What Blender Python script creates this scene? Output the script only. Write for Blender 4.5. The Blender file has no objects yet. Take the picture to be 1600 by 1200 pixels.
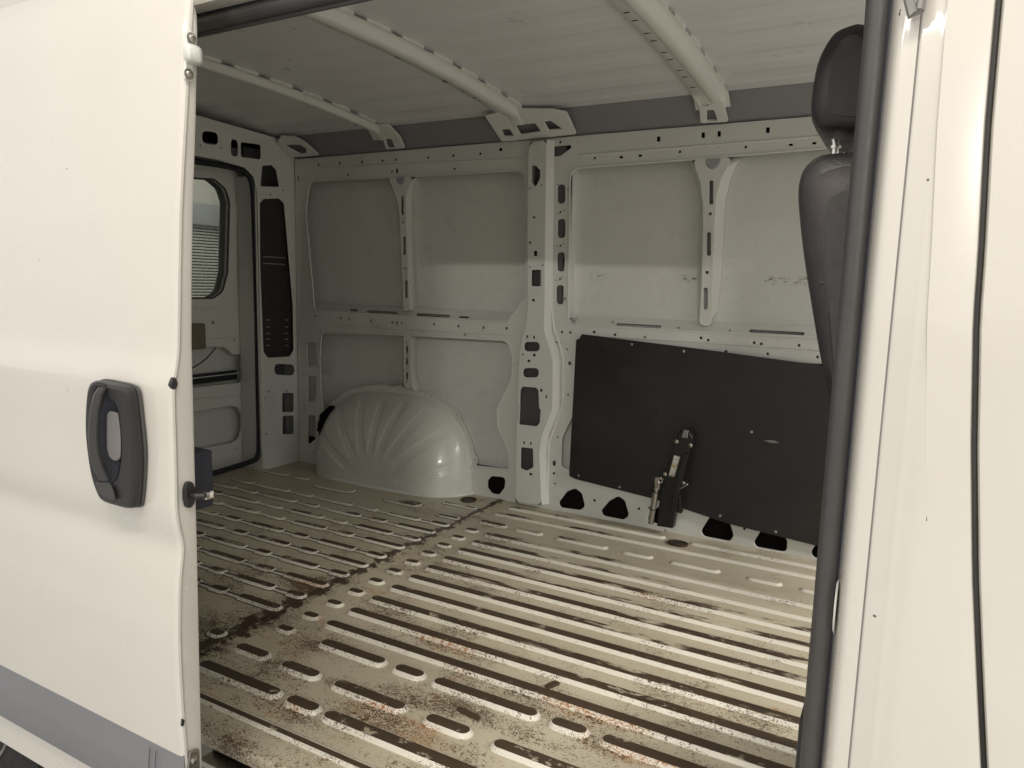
import bpy, bmesh, math, random
import numpy as np
from mathutils import Matrix, Vector
random.seed(7)
rnd = random.random
scene = bpy.context.scene
col = scene.collection

# ------------------------------------------------------------------ camera
# camera solved from the vanishing points of the floor ribs, the roof bows and the pillars
F = 1129.15                                   # focal length in photo pixels (1600 wide)
R = np.array([[0.87448921, 0.08787138, -0.47701913],
              [0.48440333, -0.10764518, 0.86819694],
              [0.02494085, -0.99029851, -0.13669974]])   # world <- (right, down, forward)
CAM = np.array([0.0, 0.0, 1.0])
cd = bpy.data.cameras.new('camera')
cam = bpy.data.objects.new('camera', cd)
col.objects.link(cam)
cd.sensor_width = 36.0
cd.lens = F / 1600 * 36.0
cd.clip_start = 0.02
cd.clip_end = 200
m = Matrix(((R[0, 0], -R[0, 1], -R[0, 2], CAM[0]), (R[1, 0], -R[1, 1], -R[1, 2], CAM[1]),
            (R[2, 0], -R[2, 1], -R[2, 2], CAM[2]), (0, 0, 0, 1)))
cam.matrix_world = m
scene.camera = cam

# ------------------------------------------------------------------ light
w = bpy.data.worlds.new('World')
scene.world = w
w.use_nodes = True
bg = w.node_tree.nodes['Background']
bg.inputs['Color'].default_value = (1.0, 0.975, 0.94, 1)
bg.inputs['Strength'].default_value = 0.70


def lamp(name, loc, target, sx, sy, power, color=(1, 0.95, 0.87)):
    ld = bpy.data.lights.new(name, 'AREA')
    ld.shape = 'RECTANGLE'
    ld.size, ld.size_y = sx, sy
    ld.energy = power
    ld.color = color
    o = bpy.data.objects.new(name, ld)
    col.objects.link(o)
    o.location = loc
    o.rotation_euler = (Vector(target) - Vector(loc)).to_track_quat('-Z', 'Y').to_euler()
    return o


# fluorescent battens under the workshop ceiling, then two added fill lamps
lamp('batten_or_fill', (1.9, -5.6, 2.75), (-0.8, 1.9, 0.6), 0.7, 0.07, 80)
lamp('batten_or_fill', (-0.2, -0.55, 3.2), (-0.5, 1.3, 0.0), 2.4, 0.12, 46, (1, 0.91, 0.77))
lamp('batten_or_fill', (-3.2, -2.4, 3.3), (-1.6, 0.8, 0.6), 2.4, 0.12, 12)
lamp('batten_or_fill', (3.3, 1.9, 3.2), (2.9, 1.9, 0.0), 0.3, 2.6, 280)  # added fill ahead of the cab, brightens the roof and wall by bounce
lamp('batten_or_fill', (-13.0, 12.0, 3.3), (-16.0, 12.0, 1.2), 0.2, 4.0, 150, (1, 1, 0.95))  # added fill that lights the roller shutter

scene.view_settings.view_transform = 'Standard'
scene.view_settings.look = 'None'
scene.view_settings.gamma = 1
scene.view_settings.exposure = 0.36
scene.render.engine = 'CYCLES'
scene.cycles.max_bounces = 7
scene.cycles.diffuse_bounces = 5
scene.cycles.glossy_bounces = 3
scene.cycles.caustics_reflective = False
scene.cycles.caustics_refractive = False
scene.render.resolution_x, scene.render.resolution_y = 1024, 768


# ------------------------------------------------------------------ pixel -> place helpers
def ray(px, py):
    return R @ np.array([px - 800.0, py - 600.0, F])


def on(ax, v, p):
    d = ray(*p)
    return CAM + d * ((v - CAM[ax]) / d[ax])


class Plane:
    """A plane with in-plane axes u, v and normal w (towards the viewer)."""

    def __init__(s, o, u, v):
        s.o, s.u, s.v = Vector(o), Vector(u).normalized(), Vector(v).normalized()
        s.w = s.u.cross(s.v).normalized()
        s.M = Matrix(((s.u.x, s.v.x, s.w.x, s.o.x), (s.u.y, s.v.y, s.w.y, s.o.y),
                      (s.u.z, s.v.z, s.w.z, s.o.z), (0, 0, 0, 1)))

    def px(s, p):
        d = Vector(ray(*p))
        c = Vector(CAM)
        t = (s.o - c).dot(s.w) / d.dot(s.w)
        q = c + d * t - s.o
        return (q.dot(s.u), q.dot(s.v))


def YP(y):
    return Plane((0, y, 0), (1, 0, 0), (0, 0, 1))


def XP(x):
    return Plane((x, 0, 0), (0, 1, 0), (0, 0, 1))


def ZP(z):
    return Plane((0, 0, z), (1, 0, 0), (0, 1, 0))


def fillet(pts, r, n=4):
    """round the corners of a polygon; r one radius or one per corner"""
    out = []
    N = len(pts)
    for i, p in enumerate(pts):
        ri = r[i] if isinstance(r, (list, tuple)) else r
        a, b = Vector(pts[i - 1]), Vector(pts[(i + 1) % N])
        p = Vector(p)
        da, db = a - p, b - p
        la, lb = da.length, db.length
        if ri <= 0 or la < 1e-6 or lb < 1e-6:
            out.append(tuple(p))
            continue
        da /= la
        db /= lb
        ang = math.acos(max(-1, min(1, da.dot(db))))
        if ang > 3.05:
            out.append(tuple(p))
            continue
        t = min(ri / math.tan(ang / 2), la * .49, lb * .49)
        s, e = p + da * t, p + db * t
        for k in range(n + 1):
            f = k / n
            q = s * (1 - f) ** 2 + p * 2 * f * (1 - f) + e * f * f
            out.append(tuple(q))
    return out


def spline(pts, n=5):
    """closed Catmull-Rom curve through 2-D points"""
    P_ = [Vector(p) for p in pts]
    N = len(P_)
    out = []
    for i in range(N):
        p0, p1, p2, p3 = P_[i - 1], P_[i], P_[(i + 1) % N], P_[(i + 2) % N]
        for k in range(n):
            t = k / n
            q = .5 * (2 * p1 + (p2 - p0) * t + (2 * p0 - 5 * p1 + 4 * p2 - p3) * t * t + (3 * p1 - p0 - 3 * p2 + p3) * t ** 3)
            out.append((q.x, q.y))
    return out


# ------------------------------------------------------------------ materials
def mat(name):
    mt = bpy.data.materials.new(name)
    mt.use_nodes = True
    nt = mt.node_tree
    b = nt.nodes['Principled BSDF']
    return mt, nt, b


def nd(nt, typ, **kw):
    n = nt.nodes.new(typ)
    for k, v in kw.items():
        setattr(n, k, v)
    return n


def noise(nt, scale, detail=4, rough=.55, vec=None, dist=0.0):
    n = nd(nt, 'ShaderNodeTexNoise')
    n.inputs['Scale'].default_value = scale
    n.inputs['Detail'].default_value = detail
    n.inputs['Roughness'].default_value = rough
    n.inputs['Distortion'].default_value = dist
    if vec is not None:
        nt.links.new(vec, n.inputs['Vector'])
    return n.outputs['Fac']


def pos(nt, sc=(1, 1, 1), off=(0, 0, 0)):
    g = nd(nt, 'ShaderNodeNewGeometry')
    mp = nd(nt, 'ShaderNodeMapping')
    mp.inputs['Scale'].default_value = sc
    mp.inputs['Location'].default_value = off
    nt.links.new(g.outputs['Position'], mp.inputs['Vector'])
    return mp.outputs['Vector']


def ramp(nt, src, a, b, ca=0.0, cb=1.0):
    r = nd(nt, 'ShaderNodeMapRange')
    r.inputs['From Min'].default_value = a
    r.inputs['From Max'].default_value = b
    r.inputs['To Min'].default_value = ca
    r.inputs['To Max'].default_value = cb
    nt.links.new(src, r.inputs['Value'])
    return r.outputs['Result']


def math_(nt, op, a, b=None, c=None):
    n = nd(nt, 'ShaderNodeMath', operation=op)
    for i, v in enumerate((a, b, c)):
        if v is None:
            continue
        if isinstance(v, (int, float)):
            n.inputs[i].default_value = v
        else:
            nt.links.new(v, n.inputs[i])
    n.use_clamp = op in ('MULTIPLY', 'ADD', 'MAXIMUM') and False
    return n.outputs[0]


def mix(nt, fac, a, b):
    n = nd(nt, 'ShaderNodeMix', data_type='RGBA')
    if isinstance(fac, (int, float)):
        n.inputs[0].default_value = fac
    else:
        nt.links.new(fac, n.inputs[0])
    for i, v in ((6, a), (7, b)):
        if isinstance(v, tuple):
            n.inputs[i].default_value = (*v, 1)
        else:
            nt.links.new(v, n.inputs[i])
    return n.outputs[2]


def bump(nt, b, h, strength=.2, dist=.002):
    n = nd(nt, 'ShaderNodeBump')
    n.inputs['Strength'].default_value = strength
    n.inputs['Distance'].default_value = dist
    nt.links.new(h, n.inputs['Height'])
    nt.links.new(n.outputs['Normal'], b.inputs['Normal'])


M = {}


def simple(name, c, rough=.5, metal=0, coat=0, var=.08, nscale=9, spec=.5, bmp=0, bscale=300):
    mt, nt, b = mat(name)
    f = noise(nt, nscale, 5, .6, pos(nt))
    nt.links.new(mix(nt, f, tuple(x * (1 - var) for x in c), tuple(min(1, x * (1 + var)) for x in c)), b.inputs['Base Color'])
    nt.links.new(ramp(nt, noise(nt, nscale * 2.3, 4, .6, pos(nt)), .3, .7, rough * .85, min(1, rough * 1.15)), b.inputs['Roughness'])
    b.inputs['Metallic'].default_value = metal
    b.inputs['Coat Weight'].default_value = coat
    b.inputs['Coat Roughness'].default_value = .05
    b.inputs['Specular IOR Level'].default_value = spec
    if bmp:
        bump(nt, b, noise(nt, bscale, 3, .6, pos(nt)), bmp, .001)
    M[name] = mt
    return mt


def paint(name, c, rough, coat, dirt, dirt_col=(.13, .10, .07), scuffs=0.0):
    """white body paint with faint handling marks and a few scratches"""
    mt, nt, b = mat(name)
    P0 = pos(nt)
    base = mix(nt, noise(nt, 2.2, 4, .6, P0), tuple(x * .93 for x in c), c)
    d = math_(nt, 'MULTIPLY', ramp(nt, noise(nt, 5, 8, .72, P0), .53, .80), dirt)
    base = mix(nt, d, base, dirt_col)
    if scuffs:
        s1 = ramp(nt, noise(nt, 60, 6, .75, pos(nt, (.35, 1, 1.6))), .66, .70)
        s2 = ramp(nt, noise(nt, 3.1, 3, .5, pos(nt, (1, 1, 1), (3, 1, 7))), .56, .66)
        base = mix(nt, math_(nt, 'MULTIPLY', math_(nt, 'MULTIPLY', s1, s2), scuffs), base, (.09, .07, .05))
    if name == 'body_paint':
        ch = ramp(nt, noise(nt, 55, 2, .5, P0), .785, .80)
        base = mix(nt, ch, base, (.06, .05, .04))
    if name == 'skin_paint':
        g = nd(nt, 'ShaderNodeNewGeometry')
        sx = nd(nt, 'ShaderNodeSeparateXYZ')
        nt.links.new(g.outputs['Position'], sx.inputs[0])
        dz = math_(nt, 'ABSOLUTE', math_(nt, 'ADD', sx.outputs[2], -1.04))
        s1 = ramp(nt, noise(nt, 120, 7, .75, pos(nt, (.5, 1, 1.4))), .54, .58)
        s2 = ramp(nt, noise(nt, 7.0, 2, .5, pos(nt, (1, .1, .1), (1.3, 0, 0))), .50, .56)
        k = math_(nt, 'MULTIPLY', math_(nt, 'MULTIPLY', s1, s2), ramp(nt, dz, .004, .020, 1, 0))
        k = math_(nt, 'MULTIPLY', k, ramp(nt, sx.outputs[0], -1.35, -1.30))
        base = mix(nt, math_(nt, 'MULTIPLY', k, .95), base, (.02, .018, .015))
    nt.links.new(base, b.inputs['Base Color'])
    nt.links.new(ramp(nt, noise(nt, 7, 6, .65, P0), .3, .75, rough * .8, rough * 1.3), b.inputs['Roughness'])
    b.inputs['Coat Weight'].default_value = coat
    b.inputs['Coat Roughness'].default_value = .04
    bump(nt, b, noise(nt, 4.5, 2, .5, P0), .15, .01)
    M[name] = mt


paint('body_paint', (.62, .60, .553), .24, 1.0, .03)
paint('inner_paint', (.695, .705, .665), .36, .15, .16, scuffs=.5)
paint('skin_paint', (.695, .705, .665), .30, .2, .10, scuffs=.35)
paint('arch_paint', (.68, .685, .635), .24, .4, .16, scuffs=1.0)
paint('roof_paint', (.68, .685, .695), .33, .2, .10)
paint('bow_paint', (.69, .70, .665), .38, .1, .08)
paint('primer', (.235, .235, .25), .5, 0, .10)
paint('primer_light', (.34, .345, .37), .5, 0, .10)
simple('rubber', (.060, .058, .059), .46, var=.25, nscale=14, bmp=.1)
simple('navy_rubber', (.012, .013, .022), .6)
simple('black_plastic', (.019, .019, .020), .38, var=.2, bmp=.15, bscale=500)
simple('grip_plastic', (.040, .040, .041), .36, var=.15, bmp=.1, bscale=600)
simple('pocket_grey', (.19, .185, .18), .45, var=.2)
simple('trim_grey', (.165, .17, .185), .42, var=.12, nscale=5, bmp=.15, bscale=400)
simple('chrome', (.72, .70, .66), .22, metal=1, var=.1)
simple('steel', (.42, .40, .36), .38, metal=1, var=.3, nscale=40)
simple('jack_black', (.013, .013, .012), .35, var=.3, nscale=30)
simple('leather', (.032, .031, .033), .37, var=.2, nscale=30, bmp=.35, bscale=420)
simple('seat_fabric', (.060, .055, .056), .50, var=.35, nscale=60, bmp=.5, bscale=700)
simple('dark_grille', (.030, .027, .024), .6, var=.2)
simple('tan_plastic', (.18, .155, .105), .5)
simple('hole_shade_grey', (.085, .085, .085), .7)
simple('foam_black', (.006, .006, .006), .9, spec=.1)
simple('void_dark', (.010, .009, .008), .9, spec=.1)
simple('slat_metal', (.60, .62, .58), .35, metal=.2, var=.12, nscale=3)
simple('shutter_box', (.30, .31, .31), .4, var=.1, nscale=2)
simple('wall_plaster', (.55, .54, .50), .9, var=.08, nscale=2)
simple('concrete', (.46, .45, .43), .6, var=.25, nscale=3)
simple('tyre', (.02, .02, .02), .8)
simple('rust', (.055, .030, .016), .85, var=.5, nscale=80)

# black hardboard lining
mt, nt, b = mat('hardboard')
f = noise(nt, 3.5, 7, .65, pos(nt))
c0 = mix(nt, ramp(nt, f, .35, .7), (.014, .0138, .0132), (.024, .0235, .023))
sc = ramp(nt, noise(nt, 130, 4, .7, pos(nt, (.25, 1, 1))), .66, .72)
sm = ramp(nt, noise(nt, 6, 2, .5, pos(nt, (1, 1, 1), (5, 2, 1))), .55, .7)
nt.links.new(mix(nt, math_(nt, 'MULTIPLY', math_(nt, 'MULTIPLY', sc, sm), .6), c0, (.11, .10, .09)), b.inputs['Base Color'])
nt.links.new(ramp(nt, f, .3, .7, .36, .52), b.inputs['Roughness'])
bump(nt, b, noise(nt, 3, 3, .5, pos(nt)), .25, .02)
M['hardboard'] = mt

# tinted window glass
mt, nt, b = mat('tinted_glass')
nt.nodes.remove(b)
tr = nd(nt, 'ShaderNodeBsdfTransparent')
tr.inputs[0].default_value = (.50, .51, .485, 1)
gl = nd(nt, 'ShaderNodeBsdfGlossy')
gl.inputs['Roughness'].default_value = .02
fr = nd(nt, 'ShaderNodeFresnel')
ms = nd(nt, 'ShaderNodeMixShader')
nt.links.new(fr.outputs[0], ms.inputs[0])
nt.links.new(tr.outputs[0], ms.inputs[1])
nt.links.new(gl.outputs[0], ms.inputs[2])
nt.links.new(ms.outputs[0], nt.nodes['Material Output'].inputs[0])
M['tinted_glass'] = mt


def floor_material(name, kind):
    """kind 0: sheet, 1: rib crown (worn brown), 2: rib flank, 3: dirt line at the rib foot"""
    mt, nt, b = mat(name)
    P0 = pos(nt)
    g = nd(nt, 'ShaderNodeNewGeometry')
    sx = nd(nt, 'ShaderNodeSeparateXYZ')
    nt.links.new(g.outputs['Position'], sx.inputs[0])
    X, Y = sx.outputs[0], sx.outputs[1]
    # wear: strongest by the side door and along the lap seam, thinning towards far wall / cab
    door = ramp(nt, Y, 1.0, 2.5, 1.0, 0.0)
    seamd = math_(nt, 'ABSOLUTE', math_(nt, 'ADD', X, 1.605))
    near_seam = ramp(nt, seamd, 0.0, .55, 1.0, 0.0)
    rear = ramp(nt, X, -1.65, -1.55, 1.0, 0.0)
    wear = math_(nt, 'ADD', math_(nt, 'MULTIPLY', door, .55), math_(nt, 'MULTIPLY', near_seam, .22))
    big = noise(nt, 2.6, 5, .62, P0)
    c = mix(nt, big, (.43, .385, .285), (.53, .485, .38))
    # greasy film
    film = math_(nt, 'MULTIPLY', ramp(nt, noise(nt, 4.2, 7, .7, pos(nt, (.5, 1.3, 1))), .46, .80), .50)
    c = mix(nt, film, c, (.27, .225, .145))
    # fine chips
    sp = noise(nt, 150, 7, .72, pos(nt, (.8, 1, 1)), 1.6)
    clus = noise(nt, 5.5, 4, .65, pos(nt, (.7, 1, 1), (2, 5, 0)))
    th = math_(nt, 'ADD', math_(nt, 'MULTIPLY', clus, .62), math_(nt, 'MULTIPLY', wear, .17))
    blobs = None
    for bx_, by_, rx_, ry_ in ((-.97, 1.215, .22, .05), (-.84, 1.335, .26, .05), (-.60, 1.50, .24, .05), (-.46, 1.385, .16, .035), (-1.08, 1.58, .16, .05), (-1.22, 1.12, .10, .04), (-.72, 2.20, .14, .04), (-1.66, 1.66, .10, .10), (-1.13, 1.275, .12, .03)):
        ex = math_(nt, 'MULTIPLY', math_(nt, 'ADD', X, -bx_), 1 / rx_)
        ey = math_(nt, 'MULTIPLY', math_(nt, 'ADD', Y, -by_), 1 / ry_)
        d2 = math_(nt, 'ADD', math_(nt, 'MULTIPLY', ex, ex), math_(nt, 'MULTIPLY', ey, ey))
        k_ = ramp(nt, d2, 0, 1, 1, 0)
        blobs = k_ if blobs is None else math_(nt, 'MAXIMUM', blobs, k_)
    th = math_(nt, 'ADD', th, math_(nt, 'MULTIPLY', blobs, .085))
    sel = math_(nt, 'ADD', sp, th)
    chips = ramp(nt, sel, .945, .965)
    rustc = mix(nt, noise(nt, 45, 3, .6, P0), (.018, .010, .006), (.10, .044, .014))
    # coarse scratches
    sp2 = noise(nt, 34, 6, .75, pos(nt, (.8, 1.1, 1), (9, 3, 0)))
    ch2 = ramp(nt, math_(nt, 'ADD', sp2, math_(nt, 'MULTIPLY', wear, .10)), .735, .76)
    # rust bloom near the door
    blo = ramp(nt, math_(nt, 'ADD', noise(nt, 7.5, 6, .7, pos(nt, (.55, 1, 1), (1, 7, 0))), math_(nt, 'ADD', math_(nt, 'MULTIPLY', wear, .08), math_(nt, 'MULTIPLY', blobs, .20))), .63, .72)
    blo = math_(nt, 'MULTIPLY', blo, ramp(nt, sp, .475, .525))
    orange = mix(nt, noise(nt, 70, 4, .6, P0), (.17, .052, .006), (.52, .19, .016))
    if kind == 0:
        c = mix(nt, math_(nt, 'MULTIPLY', blo, .85), c, orange)
        c = mix(nt, math_(nt, 'MULTIPLY', chips, .9), c, rustc)
        c = mix(nt, math_(nt, 'MULTIPLY', ch2, .8), c, (.035, .025, .015))
        # lap seam stain
        sn = noise(nt, 19, 8, .78, pos(nt, (1, 1, 1), (4, 0, 0)))
        amt = math_(nt, 'MULTIPLY', ramp(nt, Y, 1.15, 2.72, 1.0, .45), ramp(nt, sn, .40, .66, .002, .075))
        st = ramp(nt, math_(nt, 'SUBTRACT', seamd, amt), -.004, .004, 1, 0)
        c = mix(nt, math_(nt, 'MULTIPLY', st, .95), c, mix(nt, noise(nt, 60, 4, .6, P0), (.014, .008, .005), (.055, .025, .012)))
        ro = .42
    elif kind == 1:
        # brown crown with islands of paint; more paint left towards far wall
        isl = noise(nt, 9, 7, .70, pos(nt, (.45, 1.6, 1), (0, 3, 0)))
        keep = math_(nt, 'ADD', isl, math_(nt, 'ADD', math_(nt, 'MULTIPLY', wear, -.80),
                     math_(nt, 'MULTIPLY', ramp(nt, X, -1.3, -.1), .06)))
        kp = ramp(nt, math_(nt, 'ADD', keep, math_(nt, 'MULTIPLY', rear, .05)), .40, .47)
        br = mix(nt, noise(nt, 26, 5, .65, pos(nt, (.5, 1, 1))), (.022, .0145, .0085), (.085, .057, .034))
        c = mix(nt, math_(nt, 'MULTIPLY', chips, .8), c, rustc)
        kp = math_(nt, 'MAXIMUM', kp, math_(nt, 'MULTIPLY', ramp(nt, noise(nt, 24, 5, .68, pos(nt, (.6, 1, 1), (8, 1, 0))), .60, .66), .8))
        c = mix(nt, kp, br, c)
        ro = .55
    elif kind == 2:
        c = mix(nt, math_(nt, 'MULTIPLY', film, .15), (.69, .665, .585), (.34, .29, .21))
        c = mix(nt, math_(nt, 'MULTIPLY', math_(nt, 'MULTIPLY', chips, ramp(nt, sp, .50, .56)), .9), c, rustc)
        c = mix(nt, math_(nt, 'MULTIPLY', blo, .7), c, orange)
        c = mix(nt, math_(nt, 'MULTIPLY', ch2, .9), c, (.03, .02, .012))
        ro = .36
    else:
        k = ramp(nt, math_(nt, 'ADD', noise(nt, 16, 5, .7, P0), math_(nt, 'MULTIPLY', rear, .16)), .42, .56)
        c = mix(nt, k, c, (.040, .028, .016))
        ro = .6
    nt.links.new(c, b.inputs['Base Color'])
    nt.links.new(ramp(nt, big, .3, .7, ro * .8, ro * 1.25), b.inputs['Roughness'])
    bump(nt, b, math_(nt, 'ADD', big, math_(nt, 'MULTIPLY', sel, -.08)), .25, .006)
    M[name] = mt


floor_material('floor_sheet', 0)
floor_material('rib_crown', 1)
floor_material('rib_flank', 2)
floor_material('rib_foot', 3)


# ------------------------------------------------------------------ object helpers
def tag(o, label=None, cat=None, group=None, kind=None):
    for k, v in (('label', label), ('category', cat), ('group', group), ('kind', kind)):
        if v:
            o[k] = v
    return o


WORLD_LOC = {}


def adopt(o, parent):
    if parent is not None:
        o.parent = parent
        o.matrix_parent_inverse = Matrix.Translation(-WORLD_LOC[parent.name])
    WORLD_LOC[o.name] = Vector(o.location)


def empty(name, loc, parent=None):
    o = bpy.data.objects.new(name, None)
    o.empty_display_size = .1
    o.location = loc
    col.objects.link(o)
    adopt(o, parent)
    return o


def link(name, me, material, parent, smooth=40):
    o = bpy.data.objects.new(name, me)
    col.objects.link(o)
    if material is not None:
        for k in (material if isinstance(material, (list, tuple)) else [material]):
            me.materials.append(M[k])
    if smooth:
        me.polygons.foreach_set('use_smooth', [True] * len(me.polygons))
        me.set_sharp_from_angle(angle=math.radians(smooth))
    adopt(o, parent)
    return o


def mesh(name, v, f, material, parent, smooth=40, mi=None):
    me = bpy.data.meshes.new(name)
    me.from_pydata([tuple(p) for p in v], [], f)
    if mi:
        me.polygons.foreach_set('material_index', mi)
    me.update()
    return link(name, me, material, parent, smooth)


def plate(name, parent, material, plane, outer, holes=(), thick=.004, bev=.0015, smooth=40):
    """pressed sheet: an outline with holes in the plane's (u,v), front face on the plane, rounded edges"""
    cu = bpy.data.curves.new(name, 'CURVE')
    cu.dimensions = '2D'
    cu.fill_mode = 'BOTH'
    bev = min(bev, thick * .45)
    cu.extrude = thick / 2 - bev
    cu.bevel_depth = bev
    cu.bevel_resolution = 1
    cu.offset = -bev
    for pts in [outer, *holes]:
        s = cu.splines.new('POLY')
        s.points.add(len(pts) - 1)
        for i, p in enumerate(pts):
            s.points[i].co = (p[0], p[1], 0, 1)
        s.use_cyclic_u = True
    ob = bpy.data.objects.new(name, cu)
    me = bpy.data.meshes.new_from_object(ob)
    me.name = name
    bpy.data.objects.remove(ob)
    bpy.data.curves.remove(cu)
    me.transform(plane.M @ Matrix.Translation((0, 0, -thick / 2)))
    me.materials.clear()
    return link(name, me, material, parent, smooth)


def pxs(pl, pts):
    return [pl.px(p) for p in pts]


def hp(pl, pts, r=.004):
    return fillet(pxs(pl, pts), r)


def hr(pl, cx, cy, w_, h_, r=None, sk=0.0):
    """rounded-rectangle hole from its pixel centre and size; sk slants its top and bottom edges"""
    q = pxs(pl, [(cx - w_ / 2, cy - h_ / 2 - sk * w_ / 2), (cx + w_ / 2, cy - h_ / 2 + sk * w_ / 2),
                 (cx + w_ / 2, cy + h_ / 2 + sk * w_ / 2), (cx - w_ / 2, cy + h_ / 2 - sk * w_ / 2)])
    a = (Vector(q[0]) - Vector(q[1])).length
    b_ = (Vector(q[1]) - Vector(q[2])).length
    return fillet(q, min(a, b_) * .5 if r is None else r)


def hd(pl, cx, cy, d, n=8):
    u, v = pl.px((cx, cy))
    u2, v2 = pl.px((cx, cy + d / 2))
    r = max(.003, math.hypot(u2 - u, v2 - v))
    return [(u + r * math.cos(2 * math.pi * k / n), v + r * math.sin(2 * math.pi * k / n)) for k in range(n)]


def box(name, parent, material, lo, hi, bev=.004):
    bm = bmesh.new()
    bmesh.ops.create_cube(bm, size=1)
    for v in bm.verts:
        v.co = Vector([(lo[i] + hi[i]) / 2 + v.co[i] * (hi[i] - lo[i]) for i in range(3)])
    if bev:
        bmesh.ops.bevel(bm, geom=bm.edges[:], offset=bev, segments=2, affect='EDGES', profile=.6)
    me = bpy.data.meshes.new(name)
    bm.to_mesh(me)
    bm.free()
    return link(name, me, material, parent)


def loft(name, parent, material, rings, closed=True, caps=True, smooth=40):
    n = len(rings[0])
    v = [p for r in rings for p in r]
    f = []
    for i in range(len(rings) - 1):
        for k in range(n if closed else n - 1):
            a, b_ = i * n + k, i * n + (k + 1) % n
            f.append((a, b_, b_ + n, a + n))
    if caps and closed:
        f.append(tuple(range(n))[::-1])
        f.append(tuple(range((len(rings) - 1) * n, len(rings) * n)))
    o = mesh(name, v, f, material, parent, smooth)
    bm = bmesh.new()
    bm.from_mesh(o.data)
    bmesh.ops.recalc_face_normals(bm, faces=bm.faces)
    bm.to_mesh(o.data)
    bm.free()
    if smooth:
        o.data.set_sharp_from_angle(angle=math.radians(smooth))
    return o


def tube(name, parent, material, path, r, n=10, flat=1.0):
    """tube along a path; r one radius or one per point"""
    path = [Vector(p) for p in path]
    rings = []
    nrm = None
    for i, p in enumerate(path):
        t = (path[min(i + 1, len(path) - 1)] - path[max(i - 1, 0)]).normalized()
        if nrm is None:
            nrm = t.orthogonal().normalized()
        else:
            nrm = (nrm - t * nrm.dot(t)).normalized()
        bn = t.cross(nrm)
        rr = r[i] if isinstance(r, (list, tuple)) else r
        rings.append([p + (nrm * math.cos(2 * math.pi * k / n) * flat + bn * math.sin(2 * math.pi * k / n)) * rr for k in range(n)])
    return loft(name, parent, material, rings)


def bolt(name, parent, c, nrm, r=.006, material='steel'):
    """button-head screw with a socket dimple"""
    nrm = Vector(nrm).normalized()
    a = nrm.orthogonal().normalized()
    b_ = nrm.cross(a)
    c = Vector(c)
    rings = []
    for rr, hh in ((1.5, 0), (1.5, .12), (1.0, .18), (1.0, .55), (.75, .8), (.42, .86), (.40, .45), (.02, .45)):
        rings.append([c + nrm * hh * r + (a * math.cos(k * math.pi / 6) + b_ * math.sin(k * math.pi / 6)) * r * rr for k in range(12)])
    return loft(name, parent, material, rings)


# ------------------------------------------------------------------ setting
def ground():
    n = 30
    v = [(x, y, -.56) for x in (-60, 60) for y in (-60, 60)]
    o = mesh('ground', v, [(0, 2, 3, 1)], 'concrete', None)
    tag(o, 'grey concrete workshop floor under the van', 'ground', kind='structure')
    bk = box('workshop_wall', None, 'wall_plaster', (-16.6, 6, -.56), (-16.2, 20, 4.6), 0)
    tag(bk, 'pale workshop wall around the roller shutter', 'wall', kind='structure')


ground()

W = 2.85        # inner frame of the far side wall
SK = 2.906      # outer skin of the far side wall
XR = -3.05      # rear doors
van = empty('panel_van', (-1.2, 1.9, -.56))
tag(van, 'white panel van with its side door slid open and its bare cargo bay empty', 'van')


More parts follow.
